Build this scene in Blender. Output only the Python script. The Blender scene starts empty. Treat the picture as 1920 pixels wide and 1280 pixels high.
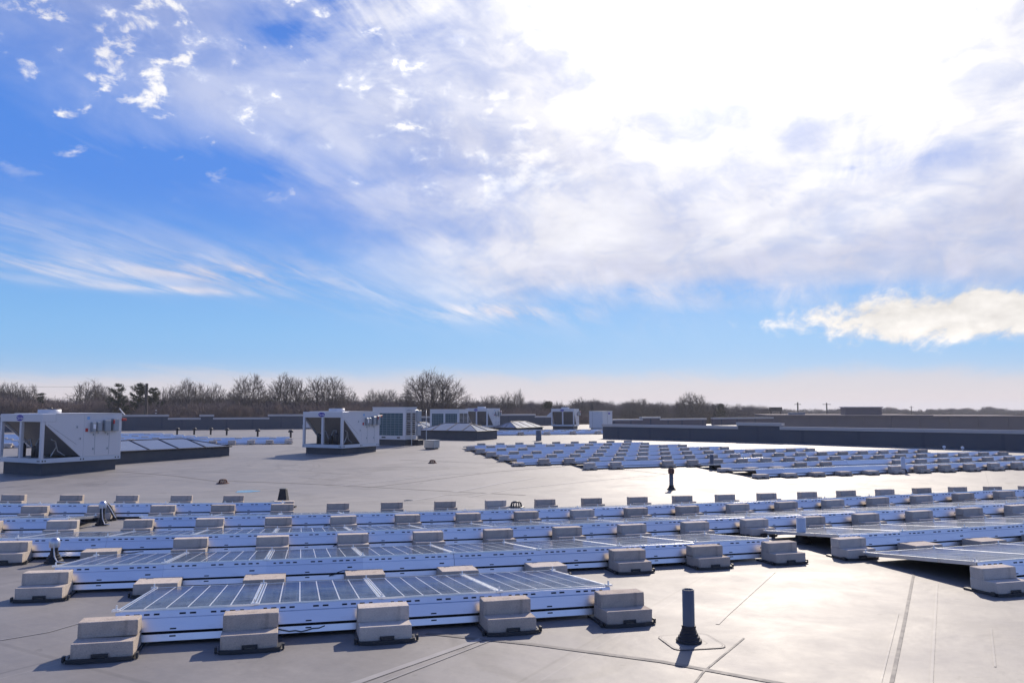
import bpy, bmesh, math, random
import numpy as np
from mathutils import Matrix, Vector

R = math.radians
scene = bpy.context.scene

# ------------------------------------------------------------------ camera
F = 1470.0                      # focal length in pixels of the 1920 px wide photograph
EYE = 1.653                     # eye height above the roof at the photographer's feet
HORIZON = 765.0
PITCH = math.atan((HORIZON - 640.0) / F)
cam_d = bpy.data.cameras.new('camera')
cam_d.sensor_width = 36.0
cam_d.lens = F / 1920.0 * 36.0
cam_d.clip_start = 0.1
cam_d.clip_end = 6000.0
cam = bpy.data.objects.new('camera', cam_d)
scene.collection.objects.link(cam)
cam.location = (0, 0, EYE)
cam.rotation_euler = (R(90) + PITCH, 0, 0)
scene.camera = cam

# ------------------------------------------------------------------ light
SUN_AZ = R(17.5)                # to the right of the view direction
SUN_EL = R(32.0)
SKY_STRENGTH = 0.085
SKY_K = 1.03                    # level of the whole sky against the sun
sd = bpy.data.lights.new('sun', 'SUN')
sd.energy = 5.0
sd.angle = R(0.6)
sd.color = (1.0, 0.885, 0.75)
sun = bpy.data.objects.new('sun', sd)
scene.collection.objects.link(sun)
sv = Vector((math.sin(SUN_AZ) * math.cos(SUN_EL), math.cos(SUN_AZ) * math.cos(SUN_EL), math.sin(SUN_EL)))
sun.rotation_euler = (-sv).to_track_quat('-Z', 'Y').to_euler()
sun.location = (0, 0, 60)

vs = scene.view_settings
vs.view_transform = 'Standard'
vs.look = 'None'
vs.exposure = 0.0
vs.gamma = 1.0
vs.use_curve_mapping = False
scene.cycles.max_bounces = 6
scene.cycles.glossy_bounces = 3
scene.cycles.diffuse_bounces = 3
scene.cycles.caustics_reflective = False
scene.cycles.caustics_refractive = False


# ------------------------------------------------------------------ node helpers
class S:
    """A node socket with arithmetic, so that node graphs read like formulas."""
    tree = None

    def __init__(self, s):
        self.s = s

    @staticmethod
    def math(op, *args, clamp=False):
        n = S.tree.nodes.new('ShaderNodeMath')
        n.operation = op
        n.use_clamp = clamp
        for i, a in enumerate(args):
            if isinstance(a, S):
                S.tree.links.new(a.s, n.inputs[i])
            else:
                n.inputs[i].default_value = float(a)
        return S(n.outputs[0])

    def __add__(self, o): return S.math('ADD', self, o)
    __radd__ = __add__
    def __sub__(self, o): return S.math('SUBTRACT', self, o)
    def __rsub__(self, o): return S.math('SUBTRACT', o, self)
    def __mul__(self, o): return S.math('MULTIPLY', self, o)
    __rmul__ = __mul__
    def __truediv__(self, o): return S.math('DIVIDE', self, o)
    def clamp(self): return S.math('ADD', self, 0.0, clamp=True)


def smooth(x, lo, hi):
    n = S.tree.nodes.new('ShaderNodeMapRange')
    n.interpolation_type = 'SMOOTHSTEP'
    S.tree.links.new(x.s, n.inputs['Value'])
    n.inputs['From Min'].default_value = lo
    n.inputs['From Max'].default_value = hi
    return S(n.outputs['Result'])


def lerp_range(x, lo, hi, a, b):
    n = S.tree.nodes.new('ShaderNodeMapRange')
    S.tree.links.new(x.s, n.inputs['Value'])
    for k, v in (('From Min', lo), ('From Max', hi), ('To Min', a), ('To Max', b)):
        n.inputs[k].default_value = v
    return S(n.outputs['Result'])


def combine(x, y, z):
    n = S.tree.nodes.new('ShaderNodeCombineXYZ')
    for i, a in enumerate((x, y, z)):
        if isinstance(a, S):
            S.tree.links.new(a.s, n.inputs[i])
        else:
            n.inputs[i].default_value = a
    return S(n.outputs[0])


def noise(vec, scale, detail=4, rough=0.55, dist=0.0):
    n = S.tree.nodes.new('ShaderNodeTexNoise')
    if vec is not None:
        S.tree.links.new(vec.s, n.inputs['Vector'])
    n.inputs['Scale'].default_value = scale
    n.inputs['Detail'].default_value = detail
    n.inputs['Roughness'].default_value = rough
    n.inputs['Distortion'].default_value = dist
    return S(n.outputs['Fac'])


def mixc(fac, a, b):
    n = S.tree.nodes.new('ShaderNodeMix')
    n.data_type = 'RGBA'
    for k, v in ((0, fac), (6, a), (7, b)):
        if isinstance(v, S):
            S.tree.links.new(v.s, n.inputs[k])
        elif k == 0:
            n.inputs[0].default_value = v
        else:
            n.inputs[k].default_value = tuple(v) + ((1.0,) if len(v) == 3 else ())
    return S(n.outputs[2])


def texco(which='Object'):
    n = S.tree.nodes.new('ShaderNodeTexCoord')
    return S(n.outputs[which])


def separate(v):
    n = S.tree.nodes.new('ShaderNodeSeparateXYZ')
    S.tree.links.new(v.s, n.inputs[0])
    return [S(o) for o in n.outputs]


# ------------------------------------------------------------------ world: sky and clouds
world = bpy.data.worlds.new('World')
scene.world = world
world.use_nodes = True
wt = world.node_tree
wt.nodes.clear()
S.tree = wt
sky = wt.nodes.new('ShaderNodeTexSky')
sky.sky_type = 'NISHITA'
sky.sun_disc = False
sky.sun_elevation = SUN_EL
sky.sun_rotation = SUN_AZ
sky.air_density = 1.0
sky.dust_density = 0.6
sky.ozone_density = 2.0
hs = wt.nodes.new('ShaderNodeHueSaturation')
hs.inputs['Saturation'].default_value = 1.28
wt.links.new(sky.outputs[0], hs.inputs['Color'])
dx, dy, dz = separate(texco('Generated'))
az = S.math('ARCTAN2', dx, dy)
el = S.math('ARCSINE', dz)
A = az * 1470.0                 # degrees-like units: 1470 per radian
B = el * 1470.0
zz = S.math('MAXIMUM', dz, 0.0) + 0.13
px_, py_ = dx / zz, dy / zz
ca, sa = math.cos(R(20)), math.sin(R(20))
along = px_ * sa + py_ * ca     # cirrus streaks run along this direction
across = px_ * ca - py_ * sa
streak = noise(combine(along * 0.30, across * 1.25, 0.0), 1.6, 7, 0.60, 0.55)
fine = noise(combine(along * 0.6, across * 2.6, 3.0), 2.6, 7, 0.62, 0.4)
bill = noise(combine(A / 330.0, B / 170.0, 4.0), 1.0, 8, 0.58, 0.5)
ripple = noise(combine(A / 95.0 + B / 160.0, B / 60.0 - A / 300.0, 9.0), 1.0, 5, 0.55, 0.6)
puff = noise(combine(A / 62.0, B / 40.0, 7.0), 1.0, 5, 0.56, 0.25)
clus = noise(combine(A / 260.0, B / 170.0, 17.0), 1.0, 3, 0.5)
big = noise(combine(A / 520.0, B / 200.0, 11.0), 1.0, 5, 0.5, 0.4)


def blob(a0, b0, ra, rb):
    u = (A - a0) / ra
    v = (B - b0) / rb
    return S.math('EXPONENT', (u * u + v * v) * -1.0)


# the main cirrus sheet: everything right of a slanting edge and above a ragged lower rim
D = A * 0.444 + B * 0.896 + (0.444 * 960 - 0.896 * 745 + 150)
rag = (streak - 0.5) * 240.0 + (fine - 0.5) * 120.0 + (bill - 0.5) * 260.0
edge = smooth(D + rag, -110.0, 230.0)
rim = smooth(B + (streak - 0.5) * 80.0 + (fine - 0.5) * 50.0 + (bill - 0.5) * 70.0 + S.math('ABSOLUTE', A - 190.0) * 0.03, 165.0, 245.0)
solid = smooth(A + (streak - 0.5) * 420.0 + (bill - 0.5) * 500.0, -560.0, 120.0)
fades = smooth(A, 2300.0, 1150.0) * smooth(B, 1150.0, 780.0)   # the sheet thins out to the side and overhead
sheet = edge * rim * fades * (solid * 0.46 + 0.52) * (smooth(ripple + (bill - 0.5) * 0.8, 0.22, 0.62) * 0.32 + 0.76)
hole = blob(-250, 725, 170, 70) * 0.95 + blob(-420, 650, 110, 50) * 0.5 + blob(-520, 420, 240, 30) * 0.35 + blob(700, 410, 150, 34) * 0.5 + blob(330, 222, 190, 17) * 0.6 + blob(560, 205, 200, 12) * 0.4
sheet = sheet - hole * smooth(fine + (bill - 0.5) * 0.6, 0.80, 0.36)
# thin band of cirrus low on the left, and its brighter tufts
line = (B - 300.0 + (A + 960.0) * 0.11) / 50.0
band = S.math('EXPONENT', line * line * -1.0) * smooth(fine * 0.7 + bill * 0.3, 0.36, 0.70) * 0.55 * smooth(A, 600, -300) * 0.9
tuft = (blob(-770, 226, 150, 20) + blob(-500, 236, 130, 20) + blob(-610, 203, 140, 7) + blob(-20, 180, 140, 17)) * smooth(fine + bill * 0.4, 0.52, 0.90) * 0.9
# broken altocumulus flakes
flake_zone = smooth(D, -330.0, -30.0) * smooth(A, 260.0, -120.0) * smooth(B, 330.0, 430.0)
flakes = smooth(puff + (clus - 0.5) * 0.70, 0.52, 0.72) * flake_zone
# pale bank low on the right
bk = blob(775, 152, 300, 50)
bank = smooth(bk + (puff - 0.5) * 0.75 + (fine - 0.5) * 1.0 + (ripple - 0.5) * 0.7, 0.30, 0.74) * smooth(bk, 0.05, 0.35)
# faint veil of cloud just above the horizon
low = S.math('EXPONENT', B / -26.0) * 0.75 + smooth(B + (streak - 0.5) * 50.0 + (bill - 0.5) * 46.0, 78.0, 40.0) * 0.62
low = (low * smooth(B, -30.0, 4.0)).clamp()
dens = S.math('MAXIMUM', S.math('MAXIMUM', sheet, flakes), S.math('MAXIMUM', band + tuft, bank)).clamp()
# the same thin cirrus goes on behind the camera
veil = smooth(S.math('ABSOLUTE', A), 1300.0, 2500.0) * smooth(B, 60.0, 260.0) * smooth(B, 1700.0, 850.0) * smooth(fine * 0.6 + streak * 0.6, 0.40, 0.76) * 0.50
dens = S.math('MAXIMUM', dens, veil).clamp()

# clouds glow where they stand before the sun
sx, sy, sz = sv
cosang = dx * sx + dy * sy + dz * sz
ang = S.math('ARCCOSINE', S.math('MINIMUM', cosang, 0.99999)) * (180.0 / math.pi)
glow = S.math('EXPONENT', ang * ang * (-1.0 / (2 * 7.5 ** 2)))
wide = S.math('EXPONENT', ang * (-1.0 / 24.0))
shade = smooth(big * 0.55 + bill * 0.45, 0.36, 0.62)
cl_lum = shade * 0.22 + (ripple - 0.5) * 0.20 + (fine - 0.5) * 0.16 + flakes * 0.22 + bank * ((puff - 0.5) * 0.7 + 0.12) + 0.56 + glow * 0.80 + wide * 0.54
cl_lum = cl_lum * SKY_K
lav = mixc((shade * 0.55 + wide * 1.35 + flakes * 0.6 - 0.16).clamp(), (0.62, 0.68, 1.0), (1.0, 0.985, 0.995))
cream = mixc(bank * 0.9, lav, (1.0, 0.955, 0.89))
cbg = wt.nodes.new('ShaderNodeBackground')
wt.links.new(cream.s, cbg.inputs['Color'])
wt.links.new(cl_lum.s, cbg.inputs['Strength'])
sbg = wt.nodes.new('ShaderNodeBackground')
ramp = wt.nodes.new('ShaderNodeValToRGB')      # clear winter air: pale at the horizon, deep blue overhead
cr = ramp.color_ramp
cr.interpolation = 'EASE'
for i, (pos, col) in enumerate(((0.0, (0.42, 0.60, 0.86)), (0.07, (0.20, 0.48, 0.90)), (0.26, (0.085, 0.265, 0.84)), (0.62, (0.06, 0.18, 0.68)), (1.0, (0.04, 0.12, 0.48)))):
    e_ = cr.elements[i] if i < 2 else cr.elements.new(pos)
    e_.position = pos
    e_.color = tuple(c * SKY_K / SKY_STRENGTH for c in col) + (1,)
wt.links.new((el * (180.0 / math.pi / 60.0)).clamp().s, ramp.inputs[0])
air = mixc(0.80, S(hs.outputs[0]), S(ramp.outputs[0]))
wt.links.new(air.s, sbg.inputs['Color'])
sbg.inputs['Strength'].default_value = SKY_STRENGTH
hbg = wt.nodes.new('ShaderNodeBackground')
hbg.inputs['Color'].default_value = (0.86, 0.78, 0.80, 1)
hbg.inputs['Strength'].default_value = 0.86 * SKY_K
m1 = wt.nodes.new('ShaderNodeMixShader')
wt.links.new(dens.s, m1.inputs[0])
wt.links.new(sbg.outputs[0], m1.inputs[1])
wt.links.new(cbg.outputs[0], m1.inputs[2])
m2 = wt.nodes.new('ShaderNodeMixShader')
wt.links.new(low.s, m2.inputs[0])
wt.links.new(m1.outputs[0], m2.inputs[1])
wt.links.new(hbg.outputs[0], m2.inputs[2])
wo = wt.nodes.new('ShaderNodeOutputWorld')
wt.links.new(m2.outputs[0], wo.inputs[0])
world.cycles.sampling_method = 'MANUAL'
world.cycles.sample_map_resolution = 512

# ------------------------------------------------------------------ geometry helpers
class MB:
    """Collects faces; build() links them as ONE mesh object."""

    def __init__(self):
        self.v, self.f, self.m = [], [], []
        self.smooth = []

    def add(self, verts, faces, mi=0, sm=False):
        b = len(self.v)
        self.v += [tuple(p) for p in verts]
        for fc in faces:
            self.f.append(tuple(b + i for i in fc))
            self.m.append(mi)
            self.smooth.append(sm)
        return self

    def box(self, x0, x1, y0, y1, z0, z1, mi=0, bev=0.0, mtx=None):
        if bev <= 0:
            vs_ = [(x, y, z) for z in (z0, z1) for y in (y0, y1) for x in (x0, x1)]
            fs = [(0, 2, 3, 1), (4, 5, 7, 6), (0, 1, 5, 4), (2, 6, 7, 3), (0, 4, 6, 2), (1, 3, 7, 5)]
        else:
            vs_, fs = [], []
            b = bev
            # chamfered box: 24 vertices
            idx = {}
            for sx_ in (0, 1):
                for sy_ in (0, 1):
                    for sz_ in (0, 1):
                        X, Y, Z = (x0, x1)[sx_], (y0, y1)[sy_], (z0, z1)[sz_]
                        ix, iy, iz = X + b * (1 - 2 * sx_), Y + b * (1 - 2 * sy_), Z + b * (1 - 2 * sz_)
                        for k, p in enumerate(((X, iy, iz), (ix, Y, iz), (ix, iy, Z))):
                            idx[sx_, sy_, sz_, k] = len(vs_)
                            vs_.append(p)
            g = lambda a, c, d, k: idx[a, c, d, k]
            for s_ in (0, 1):
                q = [(0, 0), (1, 0), (1, 1), (0, 1)]
                fx = [g(s_, a, c, 0) for a, c in q]
                fy = [g(a, s_, c, 1) for a, c in q]
                fz = [g(a, c, s_, 2) for a, c in q]
                fs += [tuple(fx if s_ else fx[::-1]), tuple(fy[::-1] if s_ else fy), tuple(fz if s_ else fz[::-1])]
            for a in (0, 1):
                for c in (0, 1):
                    e1 = (g(0, a, c, 1), g(1, a, c, 1), g(1, a, c, 2), g(0, a, c, 2))
                    e2 = (g(a, 0, c, 0), g(a, 1, c, 0), g(a, 1, c, 2), g(a, 0, c, 2))
                    e3 = (g(a, c, 0, 0), g(a, c, 1, 0), g(a, c, 1, 1), g(a, c, 0, 1))
                    fs += [e1, e2, e3]
                    for d in (0, 1):
                        fs.append((g(a, c, d, 0), g(a, c, d, 1), g(a, c, d, 2)))
        if mtx is not None:
            vs_ = [tuple(mtx @ Vector(p)) for p in vs_]
        return self.add(vs_, fs, mi)

    def prism(self, poly, w0, w1, axis='x', mi=0):
        """poly: 2-D outline swept along an axis. axis x -> poly is (y,z); y -> (x,z); z -> (x,y)."""
        n = len(poly)
        mk = {'x': lambda p, w: (w, p[0], p[1]), 'y': lambda p, w: (p[0], w, p[1]), 'z': lambda p, w: (p[0], p[1], w)}[axis]
        vs_ = [mk(p, w0) for p in poly] + [mk(p, w1) for p in poly]
        fs = [tuple(range(n))[::-1], tuple(range(n, 2 * n))] + [(i, (i + 1) % n, n + (i + 1) % n, n + i) for i in range(n)]
        return self.add(vs_, fs, mi)

    def tube(self, pts, radii, n=10, mi=0, caps=True):
        pts = [Vector(p) for p in pts]
        if not hasattr(radii, '__len__'):
            radii = [radii] * len(pts)
        b0, rings = [], []
        for i, p in enumerate(pts):
            t = (pts[min(i + 1, len(pts) - 1)] - pts[max(i - 1, 0)]).normalized()
            a = t.cross(Vector((0.13, 0.99, 0.05)) if abs(t.y) < 0.9 else Vector((1, 0, 0))).normalized()
            c = t.cross(a)
            rings.append([p + (a * math.cos(k * 2 * math.pi / n) + c * math.sin(k * 2 * math.pi / n)) * radii[i] for k in range(n)])
        vs_ = [q for r_ in rings for q in r_]
        fs = []
        for i in range(len(pts) - 1):
            for k in range(n):
                fs.append((i * n + k, i * n + (k + 1) % n, (i + 1) * n + (k + 1) % n, (i + 1) * n + k))
        self.add(vs_, fs, mi, True)
        if caps:
            self.add(rings[0], [tuple(range(n))[::-1]], mi)
            self.add(rings[-1], [tuple(range(n))], mi)
        return self

    def lathe(self, prof, n=20, mi=0, c=(0, 0, 0)):
        vs_ = [(c[0] + r_ * math.cos(k * 2 * math.pi / n), c[1] + r_ * math.sin(k * 2 * math.pi / n), c[2] + z) for r_, z in prof for k in range(n)]
        fs = [(i * n + k, i * n + (k + 1) % n, (i + 1) * n + (k + 1) % n, (i + 1) * n + k) for i in range(len(prof) - 1) for k in range(n)]
        return self.add(vs_, fs, mi, True)

    def mesh(self, name, mats):
        me = bpy.data.meshes.new(name)
        me.from_pydata(self.v, [], self.f)
        for m in (mats if isinstance(mats, (list, tuple)) else [mats]):
            me.materials.append(m)
        me.polygons.foreach_set('material_index', self.m)
        me.polygons.foreach_set('use_smooth', self.smooth)
        bm = bmesh.new()
        bm.from_mesh(me)
        bmesh.ops.recalc_face_normals(bm, faces=bm.faces)
        bm.to_mesh(me)
        bm.free()
        return me

    def build(self, name, mats, parent=None, loc=None):
        o = link(name, self.mesh(name, mats), parent)
        if loc is not None:
            o.location = loc
        return o


COL = scene.collection


def link(name, data, parent=None, mtx=None):
    o = bpy.data.objects.new(name, data)
    COL.objects.link(o)
    if parent is not None:
        o.parent = parent
    if mtx is not None:
        o.matrix_local = mtx
    return o


def tag(o, label=None, cat=None, group=None, kind=None):
    for k, v in (('label', label), ('category', cat), ('group', group), ('kind', kind)):
        if v:
            o[k] = v
    return o


def thing(name, label, cat, loc=(0, 0, 0), rz=0.0, group=None):
    o = bpy.data.objects.new(name, None)
    COL.objects.link(o)
    o.empty_display_size = 0.2
    o.location = loc
    o.rotation_euler = (0, 0, rz)
    return tag(o, label, cat, group)


# ------------------------------------------------------------------ the roof's shape
def sstep(a, b, x):
    t = np.clip((x - a) / (b - a), 0, 1)
    return t * t * (3 - 2 * t)


def zr(X, Y):
    """Height of the roof: it falls gently to a line of drains about 20 m off and rises again."""
    xc, yc = np.clip(X, -10, 10), np.clip(Y, -4, 20)
    near = -.000382 * xc - .02204 * yc + .001463 * xc * xc + .000074 * xc * yc - .000107 * yc * yc
    far = -.466 + .004 * np.clip(X, -20, 20) + .013 * (np.clip(Y, 10, 42) - 30)
    w = sstep(15, 23, Y)
    return near * (1 - w) + far * w


CP, SP = math.cos(PITCH), math.sin(PITCH)


def ray(x, y):
    a, b = (x - 960) / F, (640 - y) / F
    return np.array([a, CP - b * SP, SP + b * CP])


def on_roof(x, y, h=0.0):
    """A photograph pixel to the point where its ray meets the roof."""
    d = ray(x, y)
    k = 5.0
    for _ in range(160):
        k += 0.5 * ((zr(d[0] * k, d[1] * k) + h - EYE) / d[2] - k)
    return (float(d[0] * k), float(d[1] * k), float(zr(d[0] * k, d[1] * k)))


def at(x, Y):
    """Where the roof lies under pixel column x at a distance of Y metres."""
    X = (x - 960) / F * Y
    return (X, Y, float(zr(X, Y)))


# ------------------------------------------------------------------ materials
def new_mat(name):
    m = bpy.data.materials.new(name)
    m.use_nodes = True
    S.tree = m.node_tree
    return m, m.node_tree.nodes['Principled BSDF']


def put(sock, v):
    if isinstance(v, S):
        S.tree.links.new(v.s, sock)
    elif hasattr(v, '__len__'):
        sock.default_value = tuple(v) + ((1.0,) if len(v) == 3 else ())
    else:
        sock.default_value = v


def bump(b, height, strength=0.3, dist=0.01):
    n = S.tree.nodes.new('ShaderNodeBump')
    n.inputs['Strength'].default_value = strength
    n.inputs['Distance'].default_value = dist
    S.tree.links.new(height.s, n.inputs['Height'])
    S.tree.links.new(n.outputs[0], b.inputs['Normal'])


def simple(name, col, rough=0.5, metal=0.0, vary=0.12, scale=6.0, spec=0.5, bmp=0.0, bscale=60.0):
    m, b = new_mat(name)
    co = texco('Object')
    n = noise(co, scale, 5, 0.6)
    d = 1.0 - vary
    put(b.inputs['Base Color'], mixc(n, tuple(c * d for c in col), tuple(min(1, c * (2 - d)) for c in col)))
    put(b.inputs['Roughness'], lerp_range(noise(co, scale * 2.3, 3), 0.3, 0.7, max(0, rough - 0.06), min(1, rough + 0.06)))
    b.inputs['Metallic'].default_value = metal
    b.inputs['Specular IOR Level'].default_value = spec
    if bmp:
        bump(b, noise(co, bscale, 3), bmp, 0.004)
    return m


M = {}


def concrete_mat():
    m, b = new_mat('precast_concrete')
    co = texco('Object')
    oi = S.tree.nodes.new('ShaderNodeObjectInfo')
    rnd = S(oi.outputs['Random'])
    n1 = noise(co, 7.0, 6, 0.65, 0.3)
    sp = noise(co, 95.0, 3, 0.7)
    pit = smooth(noise(co, 160.0, 2, 0.5), 0.66, 0.72)
    v = 0.58 + n1 * 0.46 + (sp - 0.5) * 0.55 + (rnd - 0.5) * 0.26 - pit * 0.22
    x, y, z = separate(co)
    drip = smooth(noise(combine(x * 14.0, y * 14.0, z * 1.5), 1.0, 4, 0.6), 0.52, 0.72) * 0.16
    vm = S.tree.nodes.new('ShaderNodeVectorMath')
    vm.operation = 'SCALE'
    S.tree.links.new(mixc(rnd, (0.72, 0.605, 0.50), (0.65, 0.57, 0.49)).s, vm.inputs[0])
    S.tree.links.new((v - drip).s, vm.inputs['Scale'])
    put(b.inputs['Base Color'], S(vm.outputs[0]))
    b.inputs['Roughness'].default_value = 0.92
    b.inputs['Specular IOR Level'].default_value = 0.2
    bump(b, sp * 0.7 + n1 * 0.5 - pit * 0.6, 0.7, 0.006)
    return m


M['concrete'] = concrete_mat()
M['tray'] = simple('tray_black', (0.03, 0.032, 0.036), 0.5, 0, 0.1, 8)
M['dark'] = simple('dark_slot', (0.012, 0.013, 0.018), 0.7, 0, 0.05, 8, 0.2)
M['frame'] = simple('frame_aluminium', (0.78, 0.79, 0.80), 0.32, 0.85, 0.04, 5)
M['clamp'] = simple('clamp_metal', (0.85, 0.85, 0.85), 0.3, 0.6, 0.04, 5)
M['cable'] = simple('cable_black', (0.02, 0.02, 0.022), 0.5)
M['cabinet'] = simple('cabinet_paint', (0.63, 0.625, 0.635), 0.42, 0, 0.035, 1.6)
M['cabinet_rail'] = simple('rail_paint', (0.56, 0.60, 0.64), 0.45, 0, 0.05, 2)
M['coil'] = simple('coil_fins', (0.20, 0.19, 0.185), 0.6, 0.2, 0.2, 14)
M['coil_teal'] = simple('coil_teal', (0.05, 0.11, 0.135), 0.45, 0.1, 0.18, 3)
M['wire'] = simple('guard_wire', (0.27, 0.34, 0.38), 0.5, 0.1)
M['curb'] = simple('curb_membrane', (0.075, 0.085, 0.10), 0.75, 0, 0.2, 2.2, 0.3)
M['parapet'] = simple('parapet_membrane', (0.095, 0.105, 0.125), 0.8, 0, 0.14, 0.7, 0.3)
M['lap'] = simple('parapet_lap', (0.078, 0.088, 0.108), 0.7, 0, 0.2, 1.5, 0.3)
M['coping'] = simple('coping_metal', (0.50, 0.46, 0.43), 0.5, 0, 0.06, 1.2)
M['box_grey'] = simple('enclosure_grey', (0.30, 0.335, 0.37), 0.42, 0.2, 0.06, 4)
M['logo'] = simple('logo_blue', (0.06, 0.05, 0.34), 0.4, 0, 0.03)
M['white'] = simple('white_paint', (0.82, 0.82, 0.84), 0.4, 0, 0.03)
M['red'] = simple('red_paint', (0.45, 0.03, 0.03), 0.45, 0, 0.08)
M['sticker'] = simple('sticker_blue', (0.20, 0.42, 0.70), 0.4, 0, 0.05)
M['pipe'] = simple('pipe_grey', (0.125, 0.13, 0.145), 0.45, 0, 0.08, 5)
M['pvc'] = simple('pipe_white', (0.62, 0.63, 0.66), 0.4, 0, 0.06, 4)
M['rubber'] = simple('rubber_black', (0.02, 0.02, 0.025), 0.6, 0, 0.15, 8)
M['galv'] = simple('galvanised', (0.42, 0.44, 0.46), 0.4, 0.8, 0.15, 7)
M['chrome'] = simple('vent_cap_metal', (0.55, 0.55, 0.60), 0.34, 0.9, 0.05, 5)
M['rust'] = simple('drain_rust', (0.13, 0.055, 0.04), 0.8, 0, 0.35, 20)
M['steel'] = simple('skylight_bar', (0.035, 0.04, 0.05), 0.5, 0.2, 0.05)
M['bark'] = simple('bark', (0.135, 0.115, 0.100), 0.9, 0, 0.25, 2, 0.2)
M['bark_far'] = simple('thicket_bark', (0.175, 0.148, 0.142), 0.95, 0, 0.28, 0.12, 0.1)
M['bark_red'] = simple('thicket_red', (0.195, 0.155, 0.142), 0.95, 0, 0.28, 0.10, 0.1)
M['needle'] = simple('needles', (0.045, 0.060, 0.034), 0.85, 0, 0.4, 0.9, 0.2)
M['needle_light'] = simple('needles_light', (0.085, 0.085, 0.045), 0.85, 0, 0.4, 0.9, 0.2)
M['wood'] = simple('pole_wood', (0.075, 0.062, 0.055), 0.9, 0, 0.2, 3)
M['brick'] = simple('far_brick', (0.175, 0.145, 0.150), 0.9, 0, 0.12, 0.5, 0.2)
M['far_roof'] = simple('far_roof', (0.30, 0.29, 0.29), 0.8, 0, 0.1, 0.4)
M['wall'] = simple('building_wall', (0.36, 0.32, 0.28), 0.9, 0, 0.1, 0.6)
M['grass'] = simple('winter_grass', (0.125, 0.112, 0.070), 0.95, 0, 0.3, 0.05, 0.2)
M['stain'] = simple('pad_membrane', (0.33, 0.325, 0.32), 0.5, 0, 0.1, 9)
M['water'] = simple('puddle', (0.10, 0.13, 0.17), 0.03, 0, 0.02)


def membrane(name, k=1.0, panels=True):
    """Grey single-ply roofing: faint roll laps, wrinkles, scuffs and ponding stains."""
    m, b = new_mat(name)
    co = texco('Object')
    x, y, z = separate(co)
    n1 = noise(co, 0.16, 6, 0.6, 0.4)
    n2 = noise(co, 1.3, 7, 0.65, 0.3)
    n3 = noise(co, 22.0, 4, 0.6)
    c30, s30 = math.cos(R(30)), math.sin(R(30))
    lx = x * c30 - y * s30
    ly = x * s30 + y * c30
    v = 0.66 + n1 * 0.42 + (n2 - 0.5) * 0.46 + (n3 - 0.5) * 0.16
    # drag marks and dried water lines run down the fall of the roof
    scr = noise(combine(lx * 0.35, ly * 5.0, 2.0), 1.0, 5, 0.6)
    scr2 = noise(combine(lx * 4.0, ly * 0.3, 5.0), 1.0, 5, 0.6)
    v = v + (scr - 0.5) * 0.26 + (scr2 - 0.5) * 0.22
    # small dark specks of grit and patches
    spk = smooth(noise(co, 7.0, 2, 0.5), 0.70, 0.76) * 0.16
    v = v - spk
    if panels:
        # laps of the rolls every 3.05 m
        t = S.math('FRACT', lx / 3.05 + 0.35)
        lap = smooth(S.math('ABSOLUTE', t - 0.5), 0.0065, 0.0025) * 0.16
        lap2 = smooth(S.math('ABSOLUTE', t - 0.535), 0.004, 0.001) * -0.12
        t2 = S.math('FRACT', ly / 15.2 + 0.28)
        lap3 = smooth(S.math('ABSOLUTE', t2 - 0.5), 0.0022, 0.0008) * 0.14
        v = v - lap - lap2 - lap3
    stain = smooth(noise(co, 0.33, 5, 0.6, 0.8), 0.50, 0.66)
    # tide marks round dried ponds, and pale scuffs where people walk
    pond = noise(co, 0.22, 3, 0.5, 0.5)
    tide = smooth(S.math('ABSOLUTE', pond - 0.56), 0.012, 0.003) * 0.16 + smooth(S.math('ABSOLUTE', pond - 0.60), 0.007, 0.002) * 0.10
    scuff = smooth(noise(combine(lx * 1.4, ly * 9.0, 8.0), 1.0, 3, 0.7), 0.66, 0.74) * smooth(n2, 0.5, 0.62) * 0.22
    scuff2 = smooth(noise(combine(lx * 11.0, ly * 1.6, 3.0), 1.0, 3, 0.7), 0.68, 0.75) * smooth(n2, 0.55, 0.42) * 0.20
    v = v - tide + scuff - scuff2
    col = mixc(stain * 0.6, (0.245 * k, 0.230 * k, 0.218 * k), (0.178 * k, 0.166 * k, 0.156 * k))
    vm = S.tree.nodes.new('ShaderNodeVectorMath')
    vm.operation = 'SCALE'
    S.tree.links.new(col.s, vm.inputs[0])
    S.tree.links.new(v.s, vm.inputs['Scale'])
    put(b.inputs['Base Color'], S(vm.outputs[0]))
    put(b.inputs['Roughness'], (0.62 + (n2 - 0.5) * 0.28 + (n1 - 0.5) * 0.16).clamp())
    b.inputs['Specular IOR Level'].default_value = 0.45
    wr = noise(co, 0.9, 4, 0.5, 0.6) * 1.0 + noise(co, 9.0, 3, 0.5) * 0.12
    bump(b, wr, 0.35, 0.05)
    return m


M['roof'] = membrane('roof_membrane')
M['seam_dark'] = simple('seam_dark', (0.168, 0.157, 0.147), 0.7, 0, 0.25, 5, 0.34)
M['seam_light'] = simple('seam_light', (0.285, 0.272, 0.260), 0.6, 0, 0.25, 5, 0.35)
M['patch'] = membrane('membrane_patch', 1.12, False)


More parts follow.
